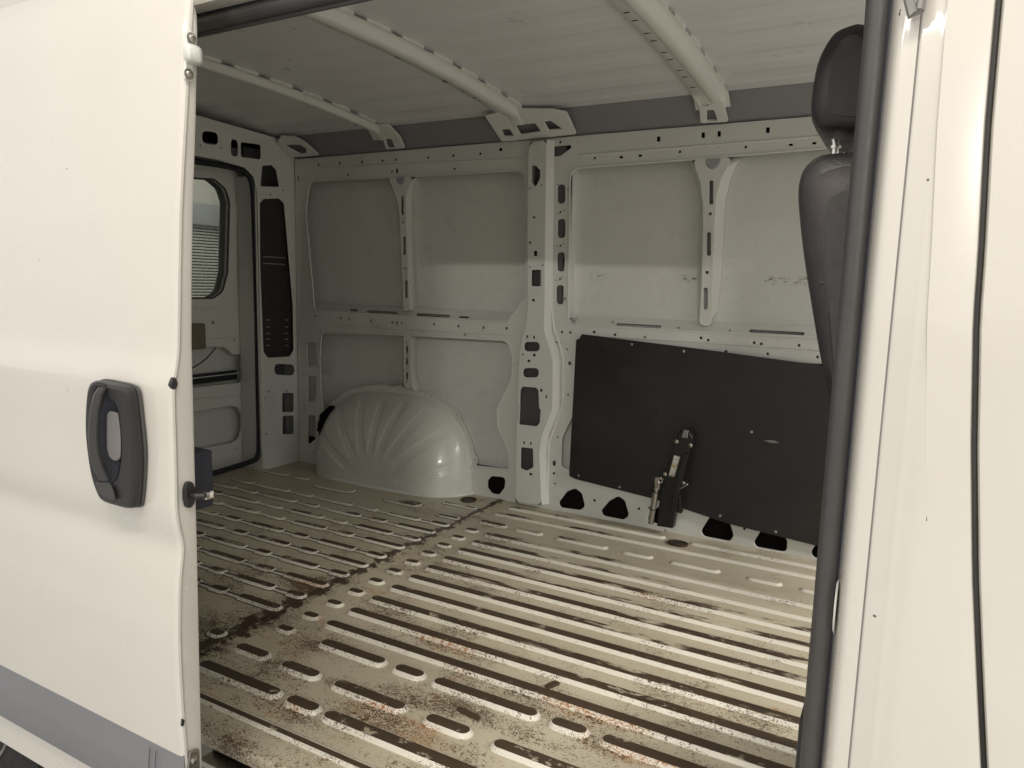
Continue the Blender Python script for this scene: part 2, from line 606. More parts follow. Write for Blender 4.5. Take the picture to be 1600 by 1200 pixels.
# ------------------------------------------------------------------ cargo floor
def cargo_floor():
    fl = empty('cargo_floor', (-1.4, 1.9, 0), van)
    Z0 = ZP(0)
    # front sheet, rear sheet overlapping it at the lap seam
    wells = []
    for (px_, py_, rx, ry) in ((732, 783, .030, .030), (1059, 851, .034, .022)):
        u, v = Z0.px((px_, py_))
        wells.append((u, v, rx, ry))
    outer = [(-1.60, .985), (.75, .985), (.75, W + .03), (-1.60, W + .03)]
    holes = [[(u + rx * math.cos(k * math.pi / 8), v + ry * math.sin(k * math.pi / 8)) for k in range(16)] for (u, v, rx, ry) in wells if u > -1.6]
    plate('floor_sheet', fl, 'floor_sheet', Z0, outer, holes, .003, .0004)
    outer = [(-3.09, .985), (-1.585, .985), (-1.585, W + .03), (-3.09, W + .03)]
    holes = [[(u + rx * math.cos(k * math.pi / 8), v + ry * math.sin(k * math.pi / 8)) for k in range(16)] for (u, v, rx, ry) in wells if u <= -1.6]
    plate('floor_sheet', fl, 'floor_sheet', ZP(.0035), outer, holes, .003, .0008)
    for (u, v, rx, ry) in wells:
        rings = []
        for s, h in ((1.25, .0045), (1.22, .007), (1.05, .007), (1.0, .003), (.95, -.02), (.05, -.022)):
            rings.append([(u + rx * s * math.cos(k * math.pi / 10), v + ry * s * math.sin(k * math.pi / 10), h) for k in range(20)])
        loft('lashing_ring_well', fl, 'dark_grille', rings[2:], smooth=30)
        tube('lashing_ring', fl, 'rust', [(u + rx * 1.12 * math.cos(k * math.pi / 10), v + ry * 1.12 * math.sin(k * math.pi / 10), .007) for k in range(21)], .0042, 8)
    cache = {}

    def rib(x0, x1, y, wt=.031, hgt=.0105, zb=.0):
        L = round(x1 - x0, 3)
        key = (L, wt, hgt, zb)
        if key not in cache:
            # capsule rings: dirt line, foot, flank, crown edge, crown
            def ring(hw, z, ext):
                pts = []
                for s, cxx in ((1, L / 2 - wt / 2), (-1, -L / 2 + wt / 2)):
                    for k in range(7):
                        a = -math.pi / 2 + math.pi * k / 6
                        pts.append((cxx + s * math.cos(a) * (wt / 2 + ext), s * math.sin(a) * hw, z))
                return pts
            hw = wt / 2
            spec = [(hw + .0125, .0004, .0125), (hw + .0085, .0012, .0085), (hw + .0066, .0030, .0066),
                    (hw + .0025, hgt - .0020, .0025), (hw, hgt - .0003, 0), (hw - .003, hgt, -.003)]
            v = []
            for a, z, e in spec:
                v += ring(a, z, e)
            n = 14
            f, mi = [], []
            mid = (3 if zb > 0 else 0, 2, 2, 2, 1)
            for i in range(5):
                for k in range(n):
                    f.append((i * n + k, i * n + (k + 1) % n, (i + 1) * n + (k + 1) % n, (i + 1) * n + k))
                    mi.append(mid[i])
            f.append(tuple(range(5 * n, 6 * n)))
            mi.append(1)
            me = bpy.data.meshes.new('rib')
            me.from_pydata(v, [], f)
            me.polygons.foreach_set('material_index', mi)
            for k in ('floor_sheet', 'rib_crown', 'rib_flank', 'rib_foot'):
                me.materials.append(M[k])
            me.polygons.foreach_set('use_smooth', [True] * len(f))
            me.set_sharp_from_angle(angle=math.radians(75))
            cache[key] = me
        o = bpy.data.objects.new('rib', cache[key])
        o.location = ((x0 + x1) / 2, y, zb)
        col.objects.link(o)
        o.parent = fl
        o.matrix_parent_inverse = Matrix.Translation(-WORLD_LOC[fl.name])

    # long ribs of the front sheet, 100 mm apart
    for k in range(10):
        rib(-1.418, .68, 1.5 + .1 * k)
    for y, x0 in ((2.655, -1.52), (2.76, -1.51)):
        if y > 2.7:
            rib(x0, -.80, y, .026)
            rib(-.685, .68, y, .026)
        else:
            rib(x0, .68, y, .026)
    for a, b_ in ((-1.52, -1.40), (-1.345, -1.235), (-1.16, -.955), (-.88, -.775), (-.695, -.528), (-.421, -.318), (-.247, .05)):
        rib(a, b_, 2.525, .026, .009)
    # broken rows by the sill
    for a, b_ in ((-1.350, -1.135), (-1.095, -1.010), (-.972, -.685), (-.645, -.560), (-.520, .68)):
        rib(a, b_, 1.407)
    for a, b_ in ((-1.355, -1.235), (-1.175, -.965), (-.898, -.784), (-.718, -.42), (-.36, -.25), (-.19, .2)):
        rib(a, b_, 1.269)
    for a, b_ in ((-1.535, -1.258), (-1.224, -1.132), (-1.106, -.60), (-.56, -.45), (-.41, .3)):
        rib(a, b_, 1.160)
    rib(-1.50, .5, 1.062, .014, .006)
    # studs beside the lap seam
    for k in range(11):
        rib(-1.520, -1.468, 1.41 + .1 * k, .026, .009)
    rib(-1.53, -1.42, 1.273, .030, .009)
    for (u, v, lx, ly, a_) in ((-.83, 1.338, .034, .010, -.15), (-.715, 1.552, .021, .011, 1.2)):
        rings = []
        for sc_, h in ((1.05, .0005), (1.0, .0022), (.85, .003), (.05, .0032)):
            ring = []
            for k in range(14):
                t = 2 * math.pi * k / 14
                p, q = lx * sc_ * math.copysign(abs(math.cos(t)) ** .6, math.cos(t)), ly * sc_ * math.copysign(abs(math.sin(t)) ** .6, math.sin(t))
                ring.append((u + p * math.cos(a_) - q * math.sin(a_), v + p * math.sin(a_) + q * math.cos(a_), h))
            rings.append(ring)
        loft('drain_plug', fl, 'rust', rings, smooth=50)
    # rear sheet: chains of long and short segments joined by a low bead
    for k in range(10):
        y = 1.49 + .1 * k + (.01 if k > 5 else 0)
        if y > 2.42:
            break
        x = -1.605
        i = k % 2
        while x > -2.98:
            L = (.165, .066)[i % 2] + .02 * rnd()
            if x - L < -3.0:
                break
            rib(x - L, x, y, .026, .008, .0035)
            rib(x - L - .062, x - L + .004, y, .010, .0045, .0035)
            x -= L + .062
            i += 1
    for a, b_ in ((-2.48, -2.25), (-2.05, -1.86)):
        rib(a, b_, 2.56, .060, .006, .0035)
    for a, b_ in ((-2.95, -2.72), (-2.66, -2.58)):
        rib(a, b_, 2.60, .022, .006, .0035)
    for a, b_ in ((-1.80, -1.63), (-1.72, -1.62)):
        rib(a, b_, 2.66 if a < -1.75 else 2.50, .02, .005, .0035)
    for y in (1.29, 1.13):
        rib(-1.66, -1.612, y, .03, .007, .0035)
    # folded sill edge and the step below it
    rings = []
    for x in (-3.09, .75):
        rings.append([(x, 1.0, -.0035), (x, .984, -.001), (x, .978, -.006), (x, .977, -.030), (x, .985, -.032), (x, 1.0, -.03)])
    loft('sill_flange', fl, 'floor_sheet', rings)
    return fl


cargo_floor()


def step():
    st = empty('step_well', (-.6, .95, -.2), van)
    box('step_tread', st, 'black_plastic', (-1.30, .86, -.26), (.0, 1.02, -.235), .006)
    box('step_riser', st, 'black_plastic', (-1.30, 1.0, -.235), (.0, 1.03, -.036), .004)
    for k in range(3):
        box('tread_bar', st, 'rubber', (-1.28, .875 + k * .035, -.2345), (-.02, .89 + k * .035, -.229), .002)
    box('lower_track', st, 'steel', (-1.30, .965, -.075), (.0, .999, -.06), .003)


step()


# ------------------------------------------------------------------ far side wall
def side_wall():
    sw = empty('side_wall', (-1.2, W, 0), van)
    Yw = YP(W)
    ztop = 1.618
    # outer skin
    v, f = [], []
    nx, nz = 70, 30
    for i in range(nx + 1):
        for k in range(nz + 1):
            x = -3.09 + 3.99 * i / nx
            z = -.1 + 1.74 * k / nz
            v.append((x, SK + .004 * math.sin(x * 2.1 + z) + .003 * math.sin(z * 4 + x), z))
    for i in range(nx):
        for k in range(nz):
            a = i * (nz + 1) + k
            f.append((a, a + nz + 1, a + nz + 2, a + 1))
    mesh('outer_skin', v, f, 'skin_paint', sw)

    holes = []
    H = holes.append
    # --- large openings
    H(fillet(pxs(Yw, [(484, 283), (612, 277), (812, 266), (820, 275), (822, 462), (793, 503), (640, 494.5), (492, 484), (478, 330)]),
             [.05, 0, .04, .03, .03, .03, 0, .03, .03]))
    H(fillet(pxs(Yw, [(503, 519), (640, 524), (795, 532), (801, 560), (800, 588), (777, 640), (779, 668), (795, 705), (796, 734), (750, 729), (520, 705), (509, 670), (502, 610), (500, 560)]),
             [.03, 0, .05, .02, .03, .05, .05, .04, .01, .02, .02, .02, .03, .03]))
    H(fillet(pxs(Yw, [(891, 263), (1080, 249), (1270, 233), (1500, 214), (1500, 538), (1277, 527.5), (1040, 516), (888, 507)]),
             [.05, 0, 0, .05, .05, 0, 0, .04]))
    H(fillet(pxs(Yw, [(899, 548), (1100, 560), (1300, 570), (1300, 700), (1240, 815), (890, 735), (877, 728), (878, 686), (896, 648)]),
             [.02, 0, .03, .02, .02, .02, .01, .03, .03]))
    H(pxs(Yw, [(829, 240), (829, 470), (826, 520), (818, 540), (814, 600), (811, 680), (811, 770), (838, 774), (837, 705), (841, 672), (855, 636), (855, 568), (850, 548), (844, 522), (844, 470), (846, 240)]))
    # --- top rail holes
    for x, y in ((497, 257.5), (530, 255), (565, 253), (597, 251), (618, 249.5), (668.5, 246), (708, 243), (750, 240), (875, 222), (929, 247), (1062, 237), (1165, 229.5)):
        H(hd(Yw, x, y, 4.2))
    for x, y in ((543.5, 273), (710, 263.5), (612, 268)):
        H(hd(Yw, x, y, 4))
    for x, y, w_, h_ in ((465.5, 279, 3.4, 7), (619.7, 267, 3, 7), (782, 233.5, 4.5, 4.5), (1028.7, 217, 5, 8), (1098.5, 211, 5, 8.5), (1123.5, 209, 5, 8.5), (1199.5, 203, 5.5, 8.5),
                       (970.5, 245.5, 5, 3.6), (1000, 243, 5, 3.6), (1235.5, 226, 6, 3.6), (1272, 223.5, 6, 3.6)):
        H(hr(Yw, x, y, w_, h_, .002))
    # --- waist rail holes
    for x, y in ((492, 494.5), (532, 497.5), (545.5, 498.7), (579, 501), (612.5, 504), (620, 504.5), (627, 505), (677.5, 507), (715.5, 509.5), (755, 512), (536, 510), (598.5, 514), (658.5, 518), (726, 523), (791, 513),
                 (877.7, 519), (890.6, 519.7), (928, 519), (960.5, 523.4), (1007, 527.4), (1106, 531.5), (1178, 535.5), (1189, 537.5), (1248, 539.6), (1095, 528), (1134, 549), (1199, 553), (1277, 558)):
        H(hd(Yw, x, y, 4.2))
    H(hr(Yw, 591, 512.5, 2.6, 7, .002))
    # --- left column: stiffener windows
    H(hp(Yw, [(480, 535), (493, 535), (494, 568), (490, 573), (481, 573)], .008))
    H(hp(Yw, [(481, 588), (493.5, 588), (494, 620), (490, 627), (481, 627)], .008))
    H(hp(Yw, [(481.5, 649), (492.5, 649), (492.5, 686), (481.5, 695)], .008))
    for x, y in ((474.7, 537), (475, 586), (476, 633), (476, 638), (477, 680), (465, 320), (465, 330), (473, 420), (473.5, 430)):
        H(hd(Yw, x, y, 3))
    # --- flange ovals right of the pillar
    for x, y in ((877, 303), (877, 357), (876.3, 409), (875, 460.5)):
        H(hr(Yw, x, y, 11.5, 30))
    for x, y, d in ((875, 331.5, 3.6), (870.5, 333, 2), (880, 329, 2), (875, 384, 3.6), (869.5, 385.5, 2), (879, 381, 2), (874.5, 436, 3.6), (868.5, 438, 2), (877.5, 433.5, 2), (871.5, 288, 2.5), (888.6, 294, 2.4), (883, 467, 3)):
        H(hd(Yw, x, y, d))
    H(hp(Yw, [(865, 229), (892, 226.5), (892, 231), (876, 243), (865, 245)], .006))
    # --- lower right flange
    for x, y, d in ((885.5, 546, 3), (890, 568, 6), (887.5, 617, 3), (871, 683, 3), (866.5, 756, 3), (852, 749, 3)):
        H(hd(Yw, x, y, d))
    H(hr(Yw, 865.5, 724, 5, 8))
    H(hr(Yw, 865, 740, 3.4, 3.6, .001))
    H(hr(Yw, 870, 535, 11, 2.4, .001))
    # --- sill: rounded triangular pockets
    H(hp(Yw, [(899, 763), (909, 771), (914, 792), (906, 797), (876, 793), (873, 785), (886, 768)], .022))
    H(hp(Yw, [(966, 775), (976, 782), (983, 806), (974, 812), (943, 806), (939, 798), (952, 783)], .022))
    H(hp(Yw, [(1040, 785), (1054, 800), (1051, 824), (1013, 815), (1012, 808), (1025, 795)], .015))
    H(hp(Yw, [(1112, 803), (1138, 810), (1146, 836), (1141, 846), (1100, 838), (1095, 830)], .022))
    H(hp(Yw, [(1190, 827), (1222, 833), (1230, 845), (1229, 860), (1222, 862), (1182, 855), (1178, 847)], .02))
    H(hp(Yw, [(1275, 850), (1310, 856), (1315, 880), (1273, 872), (1267, 863)], .02))
    for x, y in ((928.7, 782), (998, 795), (1163, 826), (1039, 830)):
        H(hd(Yw, x, y, 4))
    # --- hole behind the wheel arch
    H(hp(Yw, [(768, 744), (790, 746), (788, 762), (780, 773), (769, 771), (762, 762), (762, 751)], .02))
    a = Yw.px((457, 300))[0]
    plate('inner_frame', sw, 'inner_paint', Yw, [(-2.893, -.02), (.75, -.02), (.75, ztop), (-2.893, ztop)], holes, .006, .0025)

    for i in (0, 1, 2):
        pth = [(q[0], W - .0015, q[1]) for q in holes[i]]
        tube('opening_lip', sw, 'inner_paint', pth + pth[:1], .0042, 6)
    box('rail_shade_block', sw, 'void_dark', (-2.86, W + .014, 1.515), (.7, SK - .014, 1.60), 0)  # near-black blocks added behind the rails as shade for holes and slots
    box('rail_shade_block', sw, 'void_dark', (-2.80, W + .012, .805), (-1.53, SK - .014, .838), 0)
    box('rail_shade_block', sw, 'void_dark', (-1.25, W + .012, .805), (.7, SK - .014, .838), 0)
    for x in (-1.488, -1.300):
        box('pillar_web', sw, 'inner_paint', (x - .002, W + .0005, .86), (x + .002, SK - .001, 1.60), 0)
    # --- shelf under the upper openings, sloping from the skin to the rail, with drain slots
    for name, x0, x1, slots in (('waist_shelf', -2.82, -1.515, ((553, 484.5, 12, 3), (597, 487.5, 48, 4.2), (677, 492.5, 52, 4.6), (725, 495.5, 15, 3.2))),
                                ('waist_shelf', -1.27, .5, ((998, 508.5, 70, 4.5), (1214, 519, 86, 5), (957, 503, 4, 2), (1060, 512, 4, 2), (1140, 516, 4, 2)))):
        zb = Yw.px((700, 497.5))[1] if x0 < -2 else Yw.px((1000, 514))[1]
        pl = Plane((0, W + .001, zb - .001), (1, 0, 0), (0, .052, .042))
        hs = [hr(pl, x, y, w_, h_, None, .055) for x, y, w_, h_ in slots]
        plate(name, sw, 'inner_paint', pl, [(x0, 0), (x1, 0), (x1, .068), (x0, .068)], hs, .003, .001)
    # --- bead along the top rail and the waist rail
    for (p0, p1, r) in (((500, 262), (815, 248), .0045), ((905, 243), (1500, 196), .0045), ((495, 507), (800, 524), .0040), ((905, 523), (1500, 560), .0040)):
        q0, q1 = Yw.px(p0), Yw.px(p1)
        tube('pressed_bead', sw, 'inner_paint', [(q0[0], W - .0005, q0[1]), ((q0[0] + q1[0]) / 2, W - .0005, (q0[1] + q1[1]) / 2), (q1[0], W - .0005, q1[1])], r, 8)
    # --- dark slit where the posts meet the top rail
    # --- posts between the panels
    def post(face, flange, slots, dots, front, notch=None, name='wall_post'):
        p = empty(name, (on(1, W, face[0])[0], W, on(1, W, face[-1])[2]), sw)
        pl = YP(front)
        hs = [hr(pl, *s) for s in slots] + [hd(pl, *d) for d in dots]
        out = fillet(pxs(pl, face), .02)
        plate('post_face', p, 'inner_paint', pl, out, hs, .004, .0018)
        # flared side walls down to the skin
        base = [Vector(q) for q in fillet(pxs(YP(front), flange), .02)]
        n = 60

        def resample(pts):
            pts = [Vector(q) for q in pts]
            L = [0]
            for i in range(len(pts)):
                L.append(L[-1] + (pts[(i + 1) % len(pts)] - pts[i]).length)
            o = []
            for k in range(n):
                t = L[-1] * k / n
                i = max(j for j in range(len(pts)) if L[j] <= t + 1e-9)
                q = pts[i].lerp(pts[(i + 1) % len(pts)], (t - L[i]) / max(1e-9, L[i + 1] - L[i]))
                o.append(q)
            return o
        a_, b_ = resample(pxs(pl, face)), resample(pxs(YP(SK - .008), flange))
        rings = [[(q.x, front + .0015, q.y) for q in a_], [(q.x, SK - .008, q.y) for q in b_]]
        loft('post_flank', p, 'inner_paint', rings, caps=False, smooth=30)
        # flange glued to the skin
        cx = sum(q.x for q in b_) / n
        fl_ = [((q.x - cx) * 1.12 + cx, q.y) for q in b_]
        plate('post_flange', p, 'inner_paint', YP(SK - .006), fl_, [], .004, .0018)
        return p

    post([(606, 278), (646, 276), (637, 296), (634, 320), (636, 360), (640, 486), (630, 486), (627, 400), (624, 340), (621, 316), (614, 295)],
         [(604, 278), (652, 276), (645, 300), (643, 330), (645, 400), (648, 484), (630, 487), (626, 400), (622, 340), (619, 316), (612, 296)],
         [(628.5, 321, 3.6, 29), (631.7, 384, 3.8, 29), (634.5, 452, 3.8, 28)], [(629.7, 347.5, 3.6), (633, 420, 3.6)], W - .004)
    post([(630, 522.5), (642, 523), (643, 545), (643, 575), (644, 609), (631, 606), (630, 560)],
         [(630, 522.5), (650, 523.5), (648, 545), (648, 580), (655, 612), (630, 608), (629, 560)],
         [(635.8, 546.5, 3.4, 11), (635.8, 565, 3.4, 11), (635.8, 587.5, 3.4, 11)], [(635, 535, 2.4), (635.6, 556, 2.2), (635.8, 576, 2.2), (635.6, 597, 2.4)], W - .004)
    post([(1081, 249), (1147, 245), (1128, 275), (1119, 310), (1116, 360), (1113.5, 440), (1112, 510), (1092, 508), (1096, 440), (1098, 360), (1098, 320), (1094, 285)],
         [(1076, 250), (1157, 245), (1143, 275), (1134, 310), (1130, 380), (1128, 430), (1121, 487), (1090, 507), (1090, 440), (1092, 360), (1093, 320), (1088, 285)],
         [(1111.3, 300.5, 6, 37), (1107.5, 381, 6, 36), (1102.4, 466.5, 6, 34)], [(1109.6, 334, 5), (1104.6, 425.6, 5)], W - .004)
    # half-round pockets at the head of the posts
    for x, y, r in ((626, 277, 7), (1114.5, 248, 12)):
        c = on(1, W - .0045, (x, y))
        rr = np.linalg.norm(on(1, W - .0045, (x + r, y)) - c)
        rings = []
        for s, d in ((1.0, 0.0), (.9, .0022), (.75, .0025), (.02, .0005)):
            rings.append([(c[0] + rr * s * math.cos(math.pi + math.pi * k / 12), c[1] - d, c[2] + 1.35 * rr * s * math.sin(math.pi + math.pi * k / 12)) for k in range(13)])
        loft('post_head_pocket', sw, 'primer_light', rings, closed=False, smooth=30)

    # --- centre pillar, a shallow box proud of the frame
    FP = YP(W - .032)
    pil = empty('centre_pillar', (-1.42, W, 0), sw)
    left = [(828, 222), (824, 250), (824, 440), (824, 480), (821, 511), (814, 531), (811, 565), (808, 633), (806.5, 678), (805, 785)]
    right = [(846, 789), (843, 707), (847, 680), (863, 639), (864, 566), (860, 546), (850, 516), (851, 480), (852, 400), (853, 300), (854, 218)]
    hs = []
    hs.append(hp(FP, [(831, 258), (837, 259), (844, 266), (843.5, 278), (837, 292), (831, 284)], .006))
    hs.append(hr(FP, 838, 434.5, 15, 25.5, .008))
    hs.append(hr(FP, 831, 541.7, 24, 14.5))
    hs.append(hr(FP, 829.5, 582.5, 24, 14.5))
    hs.append(hp(FP, [(811.5, 611), (816, 603.5), (838, 605), (842, 610), (843, 638), (845.5, 639), (844, 661), (839, 667), (811, 664), (807, 658), (808, 635), (811, 634)], .006))
    hs.append(hp(FP, [(814, 699), (832.5, 701), (833, 730), (823, 735.5), (813.5, 732)], .006))
    for x, y, d in ((827.5, 294, 3), (846, 289, 3), (828, 417.5, 3), (847.5, 414, 3), (828, 378.5, 4), (834.4, 339.5, 4), (816.5, 554, 3), (806.4, 566.5, 3), (849, 632, 0)):
        if d:
            hs.append(hd(FP, x, y, d))
    for x, y, w_, h_ in ((836.5, 396, 5, 8), (833, 469, 4, 3.6), (823.5, 526, 2.6, 4.5), (834, 527, 2.6, 4.5), (834.5, 555, 4, 3.6), (826, 564, 4, 3.6), (845.5, 610, 3.6, 4.5), (853, 620, 2.4, 4.5), (818.5, 692, 2.4, 4.5), (829, 693, 2.4, 4.5), (829, 741, 4.4, 3.6)):
        hs.append(hr(FP, x, y, w_, h_, .0012))
    plate('pillar_face', pil, 'inner_paint', FP, fillet(pxs(FP, left + right), .03), hs, .004, .0018)
    fu = [Vector(FP.px(p)) for p in left + right]
    n = len(fu)
    cx = -1.43
    rings = [[(q.x, W - .031, q.y) for q in fu], [(q.x + (.022 if i >= len(left) else -.010), W - .001, q.y) for i, q in enumerate(fu)]]
    loft('pillar_flank', pil, 'inner_paint', rings, caps=False, smooth=35)
    # raised second ridge running down beside the pillar
    ridge = [(863, 230), (862, 300), (862, 440), (862, 484), (866, 514), (875, 540), (880, 560), (879, 630), (866, 668), (857, 692), (855, 763), (856, 786)]
    tube('pillar_bead', pil, 'inner_paint', [(*[c for c in (Yw.px(p)[0], W - .0005, Yw.px(p)[1])],) for p in ridge], .006, 8)
    box('pillar_shade_block', pil, 'hole_shade_grey', (-1.575, W + .012, .03), (-1.345, W + .020, .84), .002)  # dark backing added so the pillar holes look shaded inside
    box('pillar_shade_block', pil, 'hole_shade_grey', (-1.482, W + .006, .90), (-1.335, W + .012, 1.58), .002)
    # --- dark scuffs are in the paint; black sheet for the shade behind the sill pockets
    box('rocker_shade_sheet', sw, 'void_dark', (-2.9, SK - .016, -.12), (.75, SK - .012, .14), 0)
    # torn insulation pushed out beside the wheel arch
    c0 = np.array(on(1, W - .03, (515, 657)))
    rr = random.Random(3)
    rings = []
    for i in range(7):
        t = i / 6
        cx_, cz_ = c0[0] + (-.055 + .07 * t), c0[2] + (-.075 + .15 * t)
        rad = .050 * math.sin(math.pi * (t * .8 + .12)) + .008
        rings.append([(cx_ + rad * (1 + .5 * (rr.random() - .5)) * math.cos(k * math.pi / 7), W - .028 + .02 * math.sin(k * math.pi / 7) * (rr.random() - .2),
                       cz_ + .35 * rad * math.sin(k * math.pi / 7) + .012 * (rr.random() - .5)) for k in range(14)])
    loft('torn_insulation', sw, 'foam_black', rings, smooth=0)
    return sw


side_wall()


# ------------------------------------------------------------------ wheel arch
def wheel_arch():
    wa = empty('wheel_arch', (-2.28, SK, 0), van)
    cx, a, H, d = -2.248, .478, .455, .235
    ribs_ = [(.34, .030), (.72, .034), (1.03, .034), (1.33, .030), (1.62, .034), (1.92, .034), (2.25, .034), (2.62, .036)]
    nr, nt_ = 46, 260
    v, f = [], []
    for i in range(nr + 1):
        r = 1 - (1 - i / nr) ** 1.0
        r = math.sin(r * math.pi / 2) ** .9 if i < nr else 1.0
        for k in range(nt_ + 1):
            th = math.pi * k / nt_
            c, s = math.cos(th), math.sin(th)
            n_ = 2.8
            rho = (abs(c) ** n_ + abs(s) ** n_) ** (-1 / n_)
            x = cx + a * r * rho * c
            z = H * r * rho * s
            prof = (max(0, 1 - r ** 5.0)) ** .48
            # radial pressings
            dd = 0
            for t0, hw in ribs_:
                t = abs(th - t0) * max(r, .2) * .46 / .019
                e = min(1, max(0, (r - .34) / .04)) * min(1, max(0, (.95 - r) / .08))
                dd += .0036 * e * (1 / (1 + math.exp(min(60, (t - 1) * 9))))
            lean = .105 * (z / H) ** 1.8      # inner face leans to the wall towards the top
            y = SK - d * prof + lean * prof + dd
            if z < .05:
                y -= .006 * (1 - z / .05) * prof
            v.append((x, y, z + .002))
    w_ = nt_ + 1
    for i in range(nr):
        for k in range(nt_):
            q = i * w_ + k
            f.append((q, q + w_, q + w_ + 1, q + 1))
    mesh('arch_shell', v, f, 'arch_paint', wa, 60)
    # flange with bolt ears lying on the skin
    pts = []
    ears = (.35, .80, 1.12, 1.50, 1.72, 2.18, 2.42)
    inner = []
    for k in range(181):
        th = math.pi * k / 180
        c, s = math.cos(th), math.sin(th)
        rho = (abs(c) ** 2.8 + abs(s) ** 2.8) ** (-1 / 2.8)
        ext = .020 + sum(.014 * math.exp(-((th - e) / .045) ** 2) for e in ears)
        pts.append((cx + (a * rho + ext) * c, (H * rho + ext) * s))
        inner.append((cx + (a * rho - .012) * c, (H * rho - .012) * s))
    hol = []
    for e in ears:
        c, s = math.cos(e), math.sin(e)
        rho = (abs(c) ** 2.8 + abs(s) ** 2.8) ** (-1 / 2.8)
        px_, pz_ = cx + (a * rho + .018) * c, (H * rho + .018) * s
        hol.append([(px_ + .0045 * math.cos(j * math.pi / 4), pz_ + .0045 * math.sin(j * math.pi / 4)) for j in range(8)])
    plate('arch_flange', wa, 'arch_paint', YP(SK - .045), pts + inner[::-1], hol, .004, .0018)
    # hem on the floor in front of the arch
    rings = []
    for k in range(61):
        th = math.pi * k / 60
        x = cx - (a + .012) * math.cos(th) * 1.0
        y = SK - (d + .012) * (max(0, 1 - abs(math.cos(th)) ** 3.2)) ** .42
        rings.append([(x, y - .006, .004), (x, y - .006, .007), (x, y + .004, .016), (x, y + .012, .016)])
    loft('arch_hem', wa, 'arch_paint', rings, closed=False, smooth=60)


wheel_arch()


